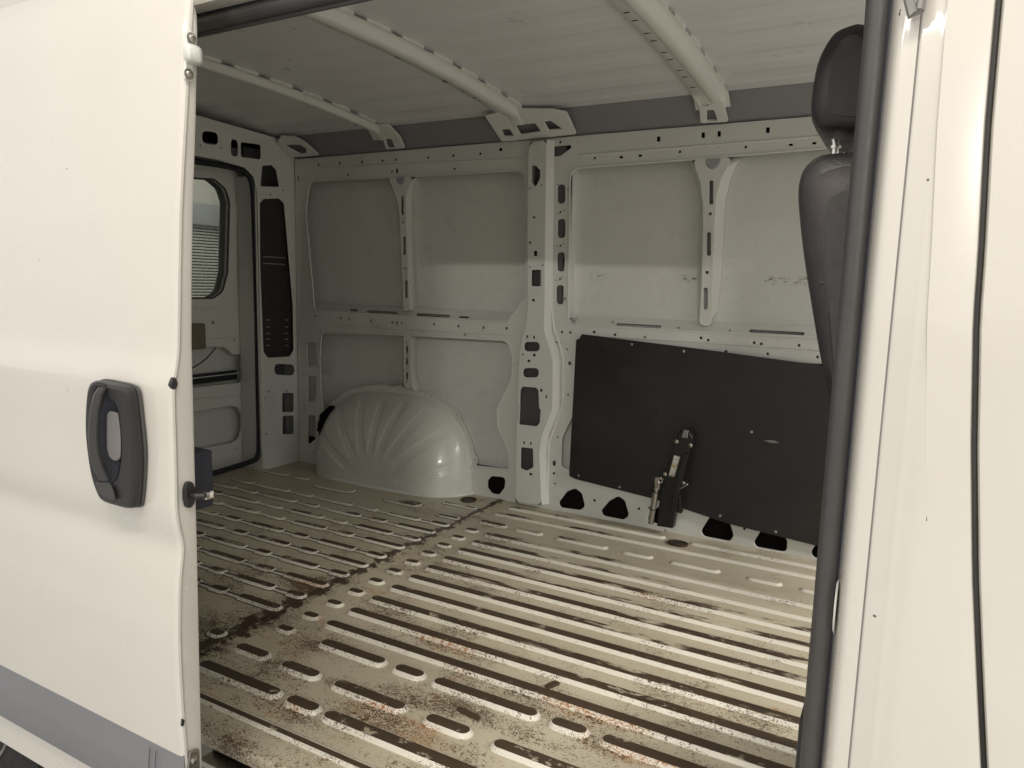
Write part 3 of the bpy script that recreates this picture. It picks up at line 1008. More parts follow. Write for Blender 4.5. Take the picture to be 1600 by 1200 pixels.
# ------------------------------------------------------------------ roof
def roof():
    rf = empty('roof', (-1.2, 1.9, 1.72), van)

    def zr(y):
        return 1.712 + .045 * (1 - ((y - 1.9) / .87) ** 2)
    v, f = [], []
    xs = np.linspace(-3.12, 1.3, 60)
    ys = np.linspace(1.0, 2.765, 190)
    bows = (-.72, -1.53, -2.27, -3.05, .2)
    for x in xs:
        fade = min(1, min(abs(x - b_) for b_ in bows) / .12)
        for y in ys:
            t = ((y - 1.06) / .168) % 1
            sw_ = .0030 * (1 / (1 + math.exp(min(60, (abs(t - .5) - .24) * 40)))) * fade
            v.append((x, y, zr(y) + sw_))
    n = len(ys)
    for i in range(len(xs) - 1):
        for k in range(n - 1):
            q = i * n + k
            f.append((q, q + 1, q + n + 1, q + n))
    mesh('roof_skin', v, f, 'roof_paint', rf, 60)
    # unpainted skirts between roof and side wall, with the rain-gutter lip
    for side in (0,):
        def Yv(y):
            return y if side == 0 else 3.80 - y
        rings = []
        for x in (-3.12, 1.3):
            rings.append([(x, Yv(2.762), zr(2.762) + .0005), (x, Yv(2.775), zr(2.762) - .004), (x, Yv(W + .045), 1.585)])
        loft('roof_skirt', rf, 'primer', rings, closed=False, smooth=20)
        rings = []
        for x in (-3.0, 1.3):
            rings.append([(x, Yv(W + .03), 1.648), (x, Yv(W + .012), 1.645), (x, Yv(W + .010), 1.606)])
        loft('gutter_lip', rf, 'primer_light', rings, closed=False, smooth=20)

    def bow(x0, wb, wl, wf, dep, yend, foot, slots, name='roof_bow'):
        bw = empty(name, (x0, 1.9, 1.70), rf)
        path = [1.0 + (yend - 1.0) * k / 40 for k in range(41)]
        rings = []

        def prof(y, dz, sq=1.0):
            zz = zr(y) - .007 + dz
            h = dep
            l_, r_ = x0 - wb / 2, x0 + wb / 2
            return [(l_ - wl, y, zz - .002), (l_ - wl + .006, y, zz - .009), (l_ - .010, y, zz - .011), (l_ - .002, y, zz - .013), (l_ + .006, y, zz - h + .005),
                    (l_ + .011, y, zz - h), (r_ - .011, y, zz - h), (r_ - .006, y, zz - h + .005), (r_, y, zz - .009),
                    (r_ + .006, y, zz - .003), (r_ + wf, y, zz - .002)]
        for y in path:
            rings.append(prof(y, 0))
        # foot curling down to the wall top
        r_ = prof(yend, 0)
        zend = zr(yend)
        for t in (.25, .5, .75, 1.0):
            rings.append([(p[0], yend + .055 * t, zend - .007 - .045 * t ** 1.4 + (p[2] - zend + .007) * (1 - .75 * t)) for p in r_])
        loft('bow_rail', bw, 'bow_paint', rings, closed=False, smooth=50)
        # adhesive strips between flange and roof, gaps left at the swages
        y = 1.06
        while y < yend - .06:
            for s in (-1, 1):
                xx = x0 + (wb / 2 + wf * .45 if s > 0 else -wb / 2 - wl * .5)
                v_ = []
                for yy in (y, y + .112):
                    for xx_, zz in ((xx - .012, zr(yy) - .0085), (xx + .012, zr(yy) - .0085), (xx + .012, zr(yy) + .0045), (xx - .012, zr(yy) + .0045)):
                        v_.append((xx_, yy, zz))
                mesh('adhesive_strip', v_, [(0, 1, 2, 3), (7, 6, 5, 4), (0, 4, 5, 1), (1, 5, 6, 2), (2, 6, 7, 3), (3, 7, 4, 0)], 'bow_paint', bw, 0)
            y += .168
        # access holes as dark discs, the shade inside put into their colour
        for (yy, ox, lx, ly) in slots:
            zz = zr(yy) - .007 - .0108
            rings = []
            for s, h in ((1.0, -.0006), (1.0, .004), (.05, .004)):
                rings.append([(x0 + ox + lx * s * math.cos(j * math.pi / 6), yy + ly * s * math.sin(j * math.pi / 6), zz + h) for j in range(12)])
            loft('bow_hole_shade', bw, 'void_dark', rings, smooth=0)
        return bw

    bow(-.700, .055, .052, .022, .028, 2.735, 0, [(1.86 + .085 * k + (.02 if k % 2 else 0), -.052, .011, .0022) for k in range(10)])
    bow(-1.515, .062, .050, .022, .030, 2.70, 0, [(1.50, -.055, .012, .024), (1.56, -.055, .004, .004), (1.60, -.06, .005, .004), (1.70, -.055, .011, .020), (1.82, -.055, .004, .004), (1.93, -.055, .004, .004), (2.02, -.055, .010, .018), (2.12, -.055, .004, .004), (2.30, -.055, .010, .018), (2.42, -.055, .005, .006), (2.50, -.055, .006, .008)])
    bow(-2.262, .046, .034, .020, .025, 2.735, 0, [(1.80 + .11 * k, -.04, .0045, .004) for k in range(8)] + [(2.66, -.040, .012, .022)])
    # gusset of the middle bow: four windows
    gp = Plane((0, W + .002, 1.606), (1, 0, 0), (0, -.14, .082))
    gus = [(757, 181), (784, 222), (847, 216), (901, 210), (885, 176), (864, 172), (800, 170)]
    hs = [hp(gp, [(783, 203), (796, 202), (803, 213), (788, 214)], .006), hp(gp, [(805, 196), (836, 193), (845, 206), (813, 211)], .006),
          hp(gp, [(850, 191), (860, 189), (879, 202), (857, 204)], .006), hp(gp, [(791, 185), (800, 184), (813, 189), (799, 190)], .005)]
    plate('bow_gusset', rf, 'bow_paint', gp, fillet(pxs(gp, gus), .012), hs, .010, .003)
    gp1 = Plane((0, W + .001, 1.606), (1, 0, 0), (0, -.125, .098))
    hs = [hp(gp1, [(1104, 173), (1115, 172), (1121, 189), (1104, 189)], .006), hp(gp1, [(1089, 155), (1101, 156), (1110, 165), (1096, 166)], .006)]
    plate('bow_gusset', rf, 'bow_paint', gp1, fillet(pxs(gp1, [(1078, 146), (1092, 167), (1094, 193), (1138, 191), (1131, 163), (1112, 138)]), [.01, .03, .01, .01, .04, .01]), hs, .012, .003)
    hs = [hp(gp1, [(601, 218), (611, 217), (617, 231), (606, 232)], .005)]
    plate('bow_gusset', rf, 'bow_paint', gp1, fillet(pxs(gp1, [(578, 192), (596, 212), (603, 234), (632, 232), (625, 215), (606, 195)]), [.01, .03, .01, .01, .04, .01]), hs, .012, .003)
    gp2 = Plane((0, W + .001, 1.606), (1, 0, 0), (0, -.14, .085))
    # rear corner gusset
    hs = [hp(gp2, [(446, 227), (452, 231), (470, 241), (479, 239), (478, 232), (468, 226)], .006)]
    plate('corner_gusset', rf, 'bow_paint', gp2, fillet(pxs(gp2, [(432, 222), (455, 246), (500, 243), (477, 222), (462, 214), (440, 212)]), .015), hs, .005, .002)
    # header beam over the side door (near side) and outer roof
    box('door_header', rf, 'body_paint', (-3.1, .945, 1.492), (1.3, 1.02, 1.80), .012)
    box('roof_outer_panel', rf, 'body_paint', (-3.14, .945, 1.775), (1.3, 2.94, 1.83), .02)
    box('rear_roof_beam', rf, 'inner_paint', (-3.13, .98, 1.64), (-3.07, W, 1.75), .006)
    return rf


roof()


# ------------------------------------------------------------------ rear end
def rear_end():
    # corner pillar with the lamp bay
    rp = empty('rear_pillar', (-2.95, 2.75, 0), van)
    pl = XP(-2.90)
    bay = [(406, 318), (412, 311), (436, 310), (444, 318), (458, 480), (459, 547), (453, 557), (419, 559), (412, 550), (407, 420)]
    hs = [hp(pl, bay, .018), hp(pl, [(410, 259), (425, 258), (432, 266), (436.5, 292), (407, 291)], .008),
          hr(pl, 444.5, 577.5, 31, 17, None, .05), hr(pl, 450, 629, 17.5, 30, .012), hr(pl, 450.5, 664, 17, 29, .012),
          hr(pl, 328.5, 215.5, 25, 20, None, .12), hr(pl, 366.5, 231, 11, 26, None, .2), hr(pl, 392, 235.5, 31, 23, .014, .13)]
    for x, y, d in ((422.5, 304, 3.4), (420, 612, 3), (415, 622, 3), (416, 678, 3), (448, 611, 3), (442, 297, 2.4), (313, 227, 3), (345, 230.5, 3)):
        hs.append(hd(pl, x, y, d))
    edge = pxs(pl, [(411, 722), (409, 690), (406.5, 500), (404, 370), (402, 300), (396, 276), (383, 262), (345, 251), (300, 242)])
    out = [(edge[0][0], 0), (W + .03, 0), (W + .03, 1.70), (1.0, 1.76), (1.0, edge[-1][1] + .02)] + edge[::-1][:-1]
    plate('pillar_panel', rp, 'inner_paint', pl, fillet(out, .02), hs, .005, .002)
    bpl = XP(-2.922)
    plate('lamp_cover', rp, 'dark_grille', bpl, fillet(pxs(bpl, [(402, 306), (446, 306), (464, 562), (408, 562)]), .01), [], .004, .001)
    for y in (401, 411.5):
        a, b_ = bpl.px((411, y)), bpl.px((445, y))
        box('louvre', rp, 'primer_light', (-2.9225, a[0], a[1] - .002), (-2.919, b_[0], a[1] + .002), .0006)
    for i, y in enumerate((500, 511, 521, 530, 540)):
        for x0, x1 in ((416, 421), (445, 450)):
            a, b_ = bpl.px((x0, y)), bpl.px((x1, y))
            box('louvre', rp, 'primer_light', (-2.9225, a[0], a[1] - .0022), (-2.919, b_[0], a[1] + .0022), .0006)
    for y in np.linspace(322, 552, 26):
        a, b_ = bpl.px((409, y)), bpl.px((452, y))
        box('louvre_rib', rp, 'dark_grille', (-2.9223, a[0], a[1] - .004), (-2.9195, b_[0], a[1] + .001), .0008)
    # box side of the pillar towards the door and towards the wall
    box('pillar_return', rp, 'inner_paint', (-3.045, 2.598, .0), (-2.9065, 2.604, 1.5), .001)
    box('pillar_back', rp, 'primer', (-3.06, 2.66, -.1), (-3.05, W + .06, 1.66), .001)
    # header over the rear doors
    box('header_back', rp, 'primer', (-3.09, 1.05, 1.5), (-3.07, 2.88, 1.78), .001)

    # rear door
    rd = empty('rear_door', (XR, 2.3, 0), van)
    dp = XP(XR)
    win = fillet([(1.75, 1.475)] + pxs(dp, [(308, 279), (333, 280), (350, 294), (357, 316), (354, 426), (346, 456), (331, 466)]) + [(1.75, .90)], [.05, .1, .04, .05, .05, .04, .06, .04, .05])
    lower = hp(dp, [(240, 655), (360, 634), (373, 637), (379, 650), (379, 672), (374, 686), (366, 692), (240, 715)], .02)
    upper = hp(dp, [(240, 552), (302, 543), (350, 542), (358, 548), (363, 554), (389, 553), (389, 560), (379, 562), (379, 592), (376, 598), (240, 612)], .012)
    hs = [win, lower, upper]
    for x, y, d in ((377, 283, 6.5), (384, 493, 5), (333, 504, 5), (366, 531, 3), (378.5, 543, 6), (391, 604, 4), (384, 625, 5), (388, 615, 3), (388, 568, 3), (388, 674, 3), (368, 702, 3)):
        hs.append(hd(dp, x, y, d))
    hs.append(hr(dp, 373, 425, 5.5, 12))
    out = fillet([(1.66, .02), (2.60, .02), (2.675, .10), (2.69, .6), (2.695, 1.25), (2.675, 1.44), (2.60, 1.535), (1.66, 1.60)], [0, .08, .06, .05, .1, .06, .08, 0])
    plate('door_inner_panel', rd, 'inner_paint', dp, out, hs, .02, .004)
    # window surround step
    wp = XP(XR + .008)
    plate('window_surround', rd, 'inner_paint', wp, fillet([(1.70, 1.50), (2.46, 1.505), (2.565, 1.46), (2.60, 1.36), (2.59, 1.0), (2.54, .88), (2.44, .845), (1.70, .845)], .05), [win], .012, .004)
    wr = XP(XR + .004)
    gasket = [(u * 1.0, v_) for u, v_ in win]
    tube('window_gasket', rd, 'rubber', [(XR + .006, u, v_) for u, v_ in win] + [(XR + .006, win[0][0], win[0][1])], .005, 6)
    plate('window_pane', rd, 'tinted_glass', XP(XR - .012), [(1.70, .86), (2.60, .86), (2.60, 1.50), (1.70, 1.50)], [], .004, .001)
    # outer skin below the window
    plate('door_outer_skin', rd, 'inner_paint', XP(XR - .060), [(.96, -.02), (W + .05, -.02), (W + .05, 1.62), (.96, 1.62)], [win], .006, .002)
    box('pocket_floor', rd, 'inner_paint', (XR - .055, 1.66, .50), (XR - .02, 2.66, .505), .001)
    a, b_ = dp.px((240, 607)), dp.px((378, 588))
    box('impact_beam', rd, 'navy_rubber', (XR - .05, 1.7, on(0, XR, (340, 598))[2]), (XR - .022, b_[0] - .01, on(0, XR, (340, 583))[2]), .006)
    for x, w_ in ((373, .010), (379.5, .010)):
        q0, q1 = dp.px((x, 322)), dp.px((x + 5, 436))
        tube('pressed_bead', rd, 'inner_paint', [(XR - .001, q0[0], q0[1]), (XR + .001, (q0[0] + q1[0]) / 2, (q0[1] + q1[1]) / 2), (XR - .001, q1[0], q1[1])], [.002, .007, .002], 8)
    q = dp.px((310, 525))
    box('latch_cover', rd, 'tan_plastic', (XR, q[0] - .09, q[1] - .062), (XR + .035, q[0] + .018, q[1] + .062), .01)
    pts = [dp.px(p) for p in ((336, 543), (331, 550), (322, 560), (312, 568), (300, 575), (280, 580))]
    tube('cable', rd, 'rubber', [(XR + .003, p[0], p[1]) for p in pts], .0035, 6)
    # crease under the waist of the door
    for yy in (525, 617):
        q0, q1 = dp.px((300, yy + 6)), dp.px((390, yy))
        tube('pressed_bead', rd, 'inner_paint', [(XR - .001, 1.7, q0[1] + .01), (XR + .0005, q0[0], q0[1]), (XR - .001, q1[0], q1[1])], .004, 8)
    # rubber seal round the opening
    sp = [tuple(on(0, -2.925, p)) for p in ((200, 240), (250, 244), (305, 252), (350, 259), (376, 266), (390, 277), (395.5, 300), (398, 370), (400.5, 450), (403.5, 600), (405, 688), (402.5, 713), (390, 722), (335, 739), (280, 754))]
    # smooth the path
    P_ = [Vector(p) for p in sp]
    fine = []
    for i in range(len(P_) - 1):
        p0, p1, p2, p3 = P_[max(i - 1, 0)], P_[i], P_[i + 1], P_[min(i + 2, len(P_) - 1)]
        for k in range(6):
            t = k / 6
            fine.append(.5 * ((2 * p1) + (p2 - p0) * t + (2 * p0 - 5 * p1 + 4 * p2 - p3) * t * t + (3 * p1 - p0 - 3 * p2 + p3) * t ** 3))
    fine.append(P_[-1])
    s_ = tube('door_seal', rd, 'navy_rubber', fine, .014, 8)
    # the other leaf and the rear sill
    box('rear_door_leaf', rd, 'inner_paint', (XR - .03, .98, .02), (XR, 1.65, 1.58), .006)
    box('rear_sill', rp, 'inner_paint', (-3.12, .98, -.02), (-3.04, W, .0), .003)


rear_end()


# ------------------------------------------------------------------ near side body
DOOR_X = -1.10
outer_px = [(303, -60), (297, 0), (294, 40), (290, 120), (283, 250), (279, 330), (277, 440), (276, 530), (275, 562), (271, 582), (267.5, 604), (268, 640), (270, 700), (272, 800), (275.5, 825), (284, 856),
            (280.5, 885), (277.5, 915), (276.5, 1000), (280, 1075), (285, 1150), (289, 1200), (293, 1250), (300, 1330)]
inner_px = [(304, -60), (304, 0), (311, 20), (312, 40), (311, 100), (309, 200), (305, 320), (303, 440), (303, 540), (305, 620), (308, 740), (311, 850), (314, 1000), (318, 1180), (320, 1250), (322, 1330)]


def prof(pxl, x):
    q = [on(0, x, p) for p in pxl]
    z = np.array([p[2] for p in q])[::-1]
    y = np.array([p[1] for p in q])[::-1]
    return z, y


def sliding_door():
    sd = empty('sliding_door', (-1.75, .82, -.05), van)
    zo, yo = prof(outer_px, DOOR_X)
    zi, yi = prof(inner_px, DOOR_X)
    # smooth the outline a little
    zz = np.linspace(-.085, 1.535, 165)
    Yo = np.interp(zz, zo, yo)
    k = np.array([1, 2, 3, 2, 1]) / 9
    Yo = np.convolve(np.pad(Yo, 2, 'edge'), k, 'valid')
    Yi = np.interp(zz, zi, yi)
    X = DOOR_X
    rings = []
    for z, a, b_ in zip(zz, Yo, Yi):
        b_ = max(b_, a + .008)
        rings.append([(-2.42, a + .004, z), (-2.0, a, z), (-1.6, a, z), (-1.3, a, z), (X - .014, a, z), (X - .006, a + .0005, z), (X - .0015, a + .003, z), (X - .0005, a + .007, z), (X - .0035, a + .010, z),
                      (X - .004, min(a + .014, b_ - .006), z), (X - .003, b_ - .006, z), (X - .005, b_ - .001, z), (X - .012, b_, z), (-2.42, b_ + .01, z)])
    loft('door_skin', sd, 'body_paint', rings, smooth=45)

    def yat(z):
        return float(np.interp(z, zz, Yo))

    # grey rubbing strip: top edge and bottom edge from the photo
    rings = []
    for x in (-2.42, -1.9, -1.5, X - .012, X - .002):
        t = (x - X) / (-.65)
        zt = .126 + .0 * t
        zb = .0
        y0 = yat(.06)
        end = .004 if x > X - .01 else .016
        rings.append([(x, y0 + .004, zb), (x, y0 - end * .8, zb + .006), (x, y0 - end, zb + .016), (x, y0 - end, zt - .056), (x, y0 - end * .88, zt - .050), (x, y0 - end * .30, zt - .010), (x, y0 - .001, zt), (x, y0 + .006, zt)])
    loft('rubbing_strip', sd, 'trim_grey', rings, smooth=35)
    for x in (-1.185, -1.167):
        tube('strip_score', sd, 'rubber', [(x, yat(.06) - .0162, .02), (x, yat(.06) - .0162, .09), (x - .002, yat(.11) - .009, .118)], .0008, 5)

    # --- door handle
    zc = .70
    hy = min(yat(z_) for z_ in np.linspace(.58, .84, 20)) - .003
    HP = YP(hy - .018)
    esc = [(150, 595), (175, 598.5), (200, 604), (210, 615), (216, 655), (221, 700), (221.5, 740), (218, 785), (211, 795), (188, 791), (164, 783), (153, 768), (143, 738), (136, 695), (134, 660), (136, 622), (140.5, 602)]
    base = spline(pxs(HP, [(134 + (x - 134) * .90, y) for x, y in esc]), 5)
    slot = spline(pxs(HP, [(152, 607), (165, 606), (170, 622), (181, 633), (187, 655), (190, 690), (188, 725), (181, 750), (169, 756), (155, 750), (148, 720), (145.5, 670), (148, 630)]), 4)
    plate('handle_bezel', sd, 'black_plastic', YP(hy - .022), base, [slot], .023, .008)
    cx_ = sum(p[0] for p in base) / len(base)
    cz_ = sum(p[1] for p in base) / len(base)
    rim = [((p[0] - cx_) * 1.02 + cx_, (p[1] - cz_) * 1.015 + cz_) for p in base]
    plate('handle_gasket', sd, 'rubber', YP(hy - .003), rim, [slot], .006, .002)
    # recess bowl pushed behind the bezel
    rings = []
    sc_ = [Vector(p) for p in slot]
    mx = sum((p for p in sc_), Vector((0, 0))) / len(sc_)
    for s, d_ in ((1.02, -.004), (.98, .006), (.85, .0125), (.35, .0135), (.02, .0138)):
        rings.append([((p.x - mx.x) * s + mx.x, hy + d_ - .016, (p.y - mx.y) * s + mx.y) for p in sc_])
    loft('handle_recess', sd, 'navy_rubber', rings, caps=False, smooth=60)
    pp = YP(hy - .010)
    plate('recess_plate', sd, 'pocket_grey', pp, hp(pp, [(166, 641), (182, 645), (190, 655), (191, 690), (188, 716), (180, 722), (170, 716), (166, 700)], .02), [], .006, .0025)
    # grip: a curved bar bridging the recess
    rings = []
    gpx = [(159, 605, 8), (157, 616, 8.5), (155, 640, 8.5), (153.5, 675, 8.5), (154, 705, 9), (157, 730, 10), (161, 750, 11)]
    for i, (gx, gy, gw) in enumerate(gpx):
        t = i / (len(gpx) - 1)
        out_ = .012 + .012 * math.sin(math.pi * t)
        c = on(1, hy - .028, (gx, gy))
        hw = gw / F * .95
        yy = hy - .014 - out_
        ring = []
        for k in range(12):
            a = 2 * math.pi * k / 12
            ring.append((c[0] + hw * math.copysign(abs(math.cos(a)) ** .6, math.cos(a)), yy + .007 * math.copysign(abs(math.sin(a)) ** .6, math.sin(a)) + (.004 if math.cos(a) > .3 else 0), c[2]))
        rings.append(ring)
    loft('handle_grip', sd, 'grip_plastic', rings, smooth=50)
    plate('lock_cover', sd, 'grip_plastic', YP(hy - .0285), hp(YP(hy - .0285), [(147, 754), (170, 754), (176, 768), (180, 783), (164, 779), (153, 768)], .01), [], .004, .0015)

    # --- hardware on the leading edge
    def edge_pt(p, dx=0.0):
        q = on(0, X + dx, p)
        return q
    # guide peg with its screwed bracket near the top
    ep = XP(X)
    bp = XP(X + .004)
    plate('peg_bracket', sd, 'inner_paint', bp, hp(bp, [(293, 48), (304, 50), (302, 128), (289, 124)], .003), [], .006, .0015)
    q = on(0, X + .006, (299, 60))
    bolt('screw', sd, q, (1, 0, 0), .0062)
    q = on(0, X + .006, (295, 116))
    bolt('screw', sd, q, (1, 0, 0), .0062)
    rings = []
    for dx, s in ((-.002, 1.0), (.006, .98), (.018, .8), (.024, .70), (.026, .55)):
        P1 = XP(X + dx)
        c = P1.px((301.5 + dx * 120, 85))
        rings.append([(X + dx, c[0] + .019 * s * math.copysign(abs(math.cos(a)) ** .5, math.cos(a)), c[1] + (.017 * s) * math.copysign(abs(math.sin(a)) ** .5, math.sin(a))) for a in [2 * math.pi * j / 16 for j in range(16)]])
    loft('guide_peg', sd, 'inner_paint', rings, smooth=50)
    # rubber buffer at the waist
    P1 = XP(X + .001)
    plate('edge_buffer', sd, 'black_plastic', P1, hp(P1, [(271, 589), (276, 591), (279, 600), (276, 608), (271, 609), (266, 602)], .004), [], .008, .002)
    # latch: oval rubber boot with a hook
    P1 = XP(X + .004)
    plate('latch_boot', sd, 'black_plastic', P1, hp(P1, [(292, 754), (302, 752), (307, 764), (306, 785), (300, 795), (292, 793), (289, 780), (289, 766)], .009), [], .010, .003)
    c = on(0, X + .006, (300, 774))
    tube('latch_arm', sd, 'black_plastic', [c, c + np.array([.012, .0, .001]), c + np.array([.022, .010, .001])], .0065, 8, .8)
    c2 = c + np.array([.016, .016, .0])
    box('latch_tip', sd, 'chrome', tuple(c2 + np.array([-.004, -.006, -.007])), tuple(c2 + np.array([.010, .010, .007])), .002)
    # dark block of the inner latch housing seen past the edge
    q0, q1 = on(0, X - .02, (306, 708)), on(0, X - .02, (335, 790))
    box('latch_housing', sd, 'navy_rubber', (X - .16, q0[1] - .02, q1[2]), (X - .02, q1[1], q0[2]), .005)
    # lower roller bracket
    P1 = XP(X + .003)
    plate('roller_bracket', sd, 'steel', P1, hp(P1, [(297, 1175), (312, 1170), (313, 1215), (292, 1215)], .004), [], .005, .001)
    bolt('screw', sd, on(0, X + .004, (302, 1188)), (1, 0, 0), .006)
    P1 = XP(X + .0005)
    plate('edge_plug', sd, 'black_plastic', P1, hp(P1, [(285, 1122), (289, 1126), (288, 1134), (284, 1136)], .003), [], .004, .001)


sliding_door()


def near_body():
    nb = empty('side_body', (-.5, .92, -.1), van)
    zo, yo = prof(outer_px, DOOR_X)

    def lean(z):
        return float(np.interp(z, zo, yo)) - .79

    # B pillar: horizontal section carried up the height
    sec = [(1336, .985), (1337.5, .965), (1341, .935), (1346, .915), (1353, .905), (1362, .902), (1378, .901), (1382, .9005), (1383.5, .903), (1385, .9005), (1389, .8985), (1412, .897), (1418, .8945), (1424, .8935), (1438, .8925), (1446, .890), (1470, .8895)]
    base = [(on(1, y, (p, 600))[0], y) for p, y in sec]
    gap = [(1603, -300), (1577, -120), (1563, 0), (1545, 200), (1534, 400), (1526.5, 500), (1523, 700), (1525, 900), (1531, 1050), (1538, 1200), (1548, 1400)]
    gz = np.array([on(1, .89, p)[2] for p in gap])[::-1]
    gx = np.array([on(1, .89, p)[0] for p in gap])[::-1]
    zs = np.linspace(-.14, 1.62, 60)
    rings = []
    for z in zs:
        x_end = float(np.interp(z, gz, gx))
        top = max(0, z - .95)
        ln = .10 * top * top
        bulge = .004 * math.exp(-((z - .50) / .12) ** 2)
        pts = [(base[0][0], 1.09 + ln, z)]
        for (x, y) in base:
            pts.append((x, y + ln, z))
        yb = .889 + ln - bulge
        pts += [(x_end - .045, yb + .0005, z), (x_end - .010, yb, z), (x_end - .0045, yb + .001, z), (x_end - .0030, yb + .004, z), (x_end - .0030, yb + .03, z), (x_end - .0030, 1.09 + ln, z)]
        rings.append(pts)
    bp = loft('door_pillar', nb, 'body_paint', rings, smooth=50)
    # seam sealant line
    xs_ = on(1, .90, (1383.5, 600))[0]
    tube('sealant_line', nb, 'pocket_grey', [(xs_, .9012 + .10 * max(0, z - .95) ** 2, z) for z in zs], .0011, 5)
    # oblong plug in the pillar flange
    c = on(1, .93, (1312, 952))
    rings = []
    for s, d_ in ((1.0, 0), (.86, -.0022), (.05, -.003)):
        rings.append([(c[0] - .004 + d_, .935 + .013 * s * math.cos(a), c[2] + .036 * s * math.sin(a)) for a in [2 * math.pi * j / 16 for j in range(16)]])
    loft('pillar_plug', nb, 'inner_paint', rings)
    # dark hinge hook at the top of the pillar
    c = on(1, .905, (1424, 12))
    tube('striker', nb, 'pocket_grey', [c + np.array([-.006, 0, .035]), c + np.array([-.004, -.006, .01]), c + np.array([.002, -.008, -.010]), c + np.array([.008, -.006, -.006]), c + np.array([.010, -.002, .02])], [.004, .005, .0055, .005, .004], 8)
    # front door, leaving the shut line open
    rings = []
    fd = empty('front_door', (.5, .88, -.1), van)
    cols = 12
    v, f = [], []
    for z in zs:
        x0 = float(np.interp(z, gz, gx)) + .0030
        top = max(0, z - .95)
        yb = .889 + .10 * top * top - .004 * math.exp(-((z - .50) / .12) ** 2)
        for x, y in ((x0, yb + .045), (x0, yb + .004), (x0 + .0015, yb + .001), (x0 + .006, yb), (.16, yb), (.25, yb)):
            v.append((x, y, z))
    for i in range(len(zs) - 1):
        for k in range(5):
            q = i * 6 + k
            f.append((q, q + 1, q + 7, q + 6))
    mesh('door_skin', v, f, 'body_paint', fd, 50)
    box('door_lower_skin', fd, 'body_paint', (.25, .889, -.14), (1.15, .93, .72), .004)
    box('door_glass', fd, 'tinted_glass', (.25, .905, .72), (1.1, .91, 1.36), 0)
    # rubber deep in the shut line
    tube('shut_line_seal', fd, 'rubber', [(float(np.interp(z, gz, gx)), .906 + .10 * max(0, z - .95) ** 2, z) for z in zs], .006, 6)
    # weatherstrip on the door opening: B pillar, corner, header
    xs_ = on(1, .975, (1321, 600))[0]
    path = [(xs_, .978, -.10), (xs_, .976, .3), (xs_, .974, .7), (xs_, .976, 1.1), (xs_, .982, 1.34), (xs_ - .010, .984, 1.40), (xs_ - .035, .984, 1.445), (xs_ - .075, .984, 1.470), (-.5, .984, 1.478), (-1.0, .984, 1.478), (-1.40, .984, 1.476)]
    P_ = [Vector(p) for p in path]
    fine = []
    for i in range(len(P_) - 1):
        p0, p1, p2, p3 = P_[max(i - 1, 0)], P_[i], P_[i + 1], P_[min(i + 2, len(P_) - 1)]
        for k in range(5):
            t = k / 5
            fine.append(.5 * ((2 * p1) + (p2 - p0) * t + (2 * p0 - 5 * p1 + 4 * p2 - p3) * t * t + (3 * p1 - p0 - 3 * p2 + p3) * t ** 3))
    fine.append(P_[-1])
    tube('weatherstrip', nb, 'rubber', fine, .0138, 14)
    tube('weatherstrip_gap_shade', nb, 'navy_rubber', [p + Vector((.0125, -.004, 0)) if i < 22 else p + Vector((0, -.004, .0125)) for i, p in enumerate(fine)], .0062, 8)  # dark line drawn for the shaded gap between seal and pillar
    tube('weatherstrip_lip', nb, 'rubber', [p + Vector((-.010, .012, -.0)) if i < 22 else p + Vector((0, .012, -.012)) for i, p in enumerate(fine)], .006, 8)
    # black kick plate at the foot of the pillar
    q = on(1, 1.10, (1250, 1120))
    box('kick_plate', nb, 'black_plastic', (q[0], 1.09, -.04), (q[0] + .012, 1.20, q[2]), .002)
    box('kick_plate_return', nb, 'black_plastic', (q[0] + .012, 1.10, -.04), (q[0] + .06, 1.106, q[2] + .01), .002)
    # rear quarter behind the sliding door, with the wheel below
    box('rear_quarter', nb, 'body_paint', (-3.1, .93, -.10), (-1.52, .985, 1.495), .01)
    box('quarter_post', nb, 'inner_paint', (-1.60, .975, -.02), (-1.53, 1.06, 1.495), .01)
    rings = []
    for (rr, yy) in ((.20, .96), (.30, .945), (.345, .96), (.355, 1.0), (.355, 1.12), (.33, 1.16), (.2, 1.16)):
        rings.append([(-2.28 + rr * math.cos(j * math.pi / 24), yy, -.205 + rr * math.sin(j * math.pi / 24)) for j in range(48)])
    loft('tyre', nb, 'tyre', rings)
    rings = []
    for (rr, yy) in ((.03, .955), (.10, .952), (.14, .98), (.19, .962), (.205, .955), (.205, 1.0)):
        rings.append([(-2.28 + rr * math.cos(j * math.pi / 24), yy - .001, -.205 + rr * math.sin(j * math.pi / 24)) for j in range(48)])
    loft('wheel_rim', nb, 'pocket_grey', rings)


near_body()


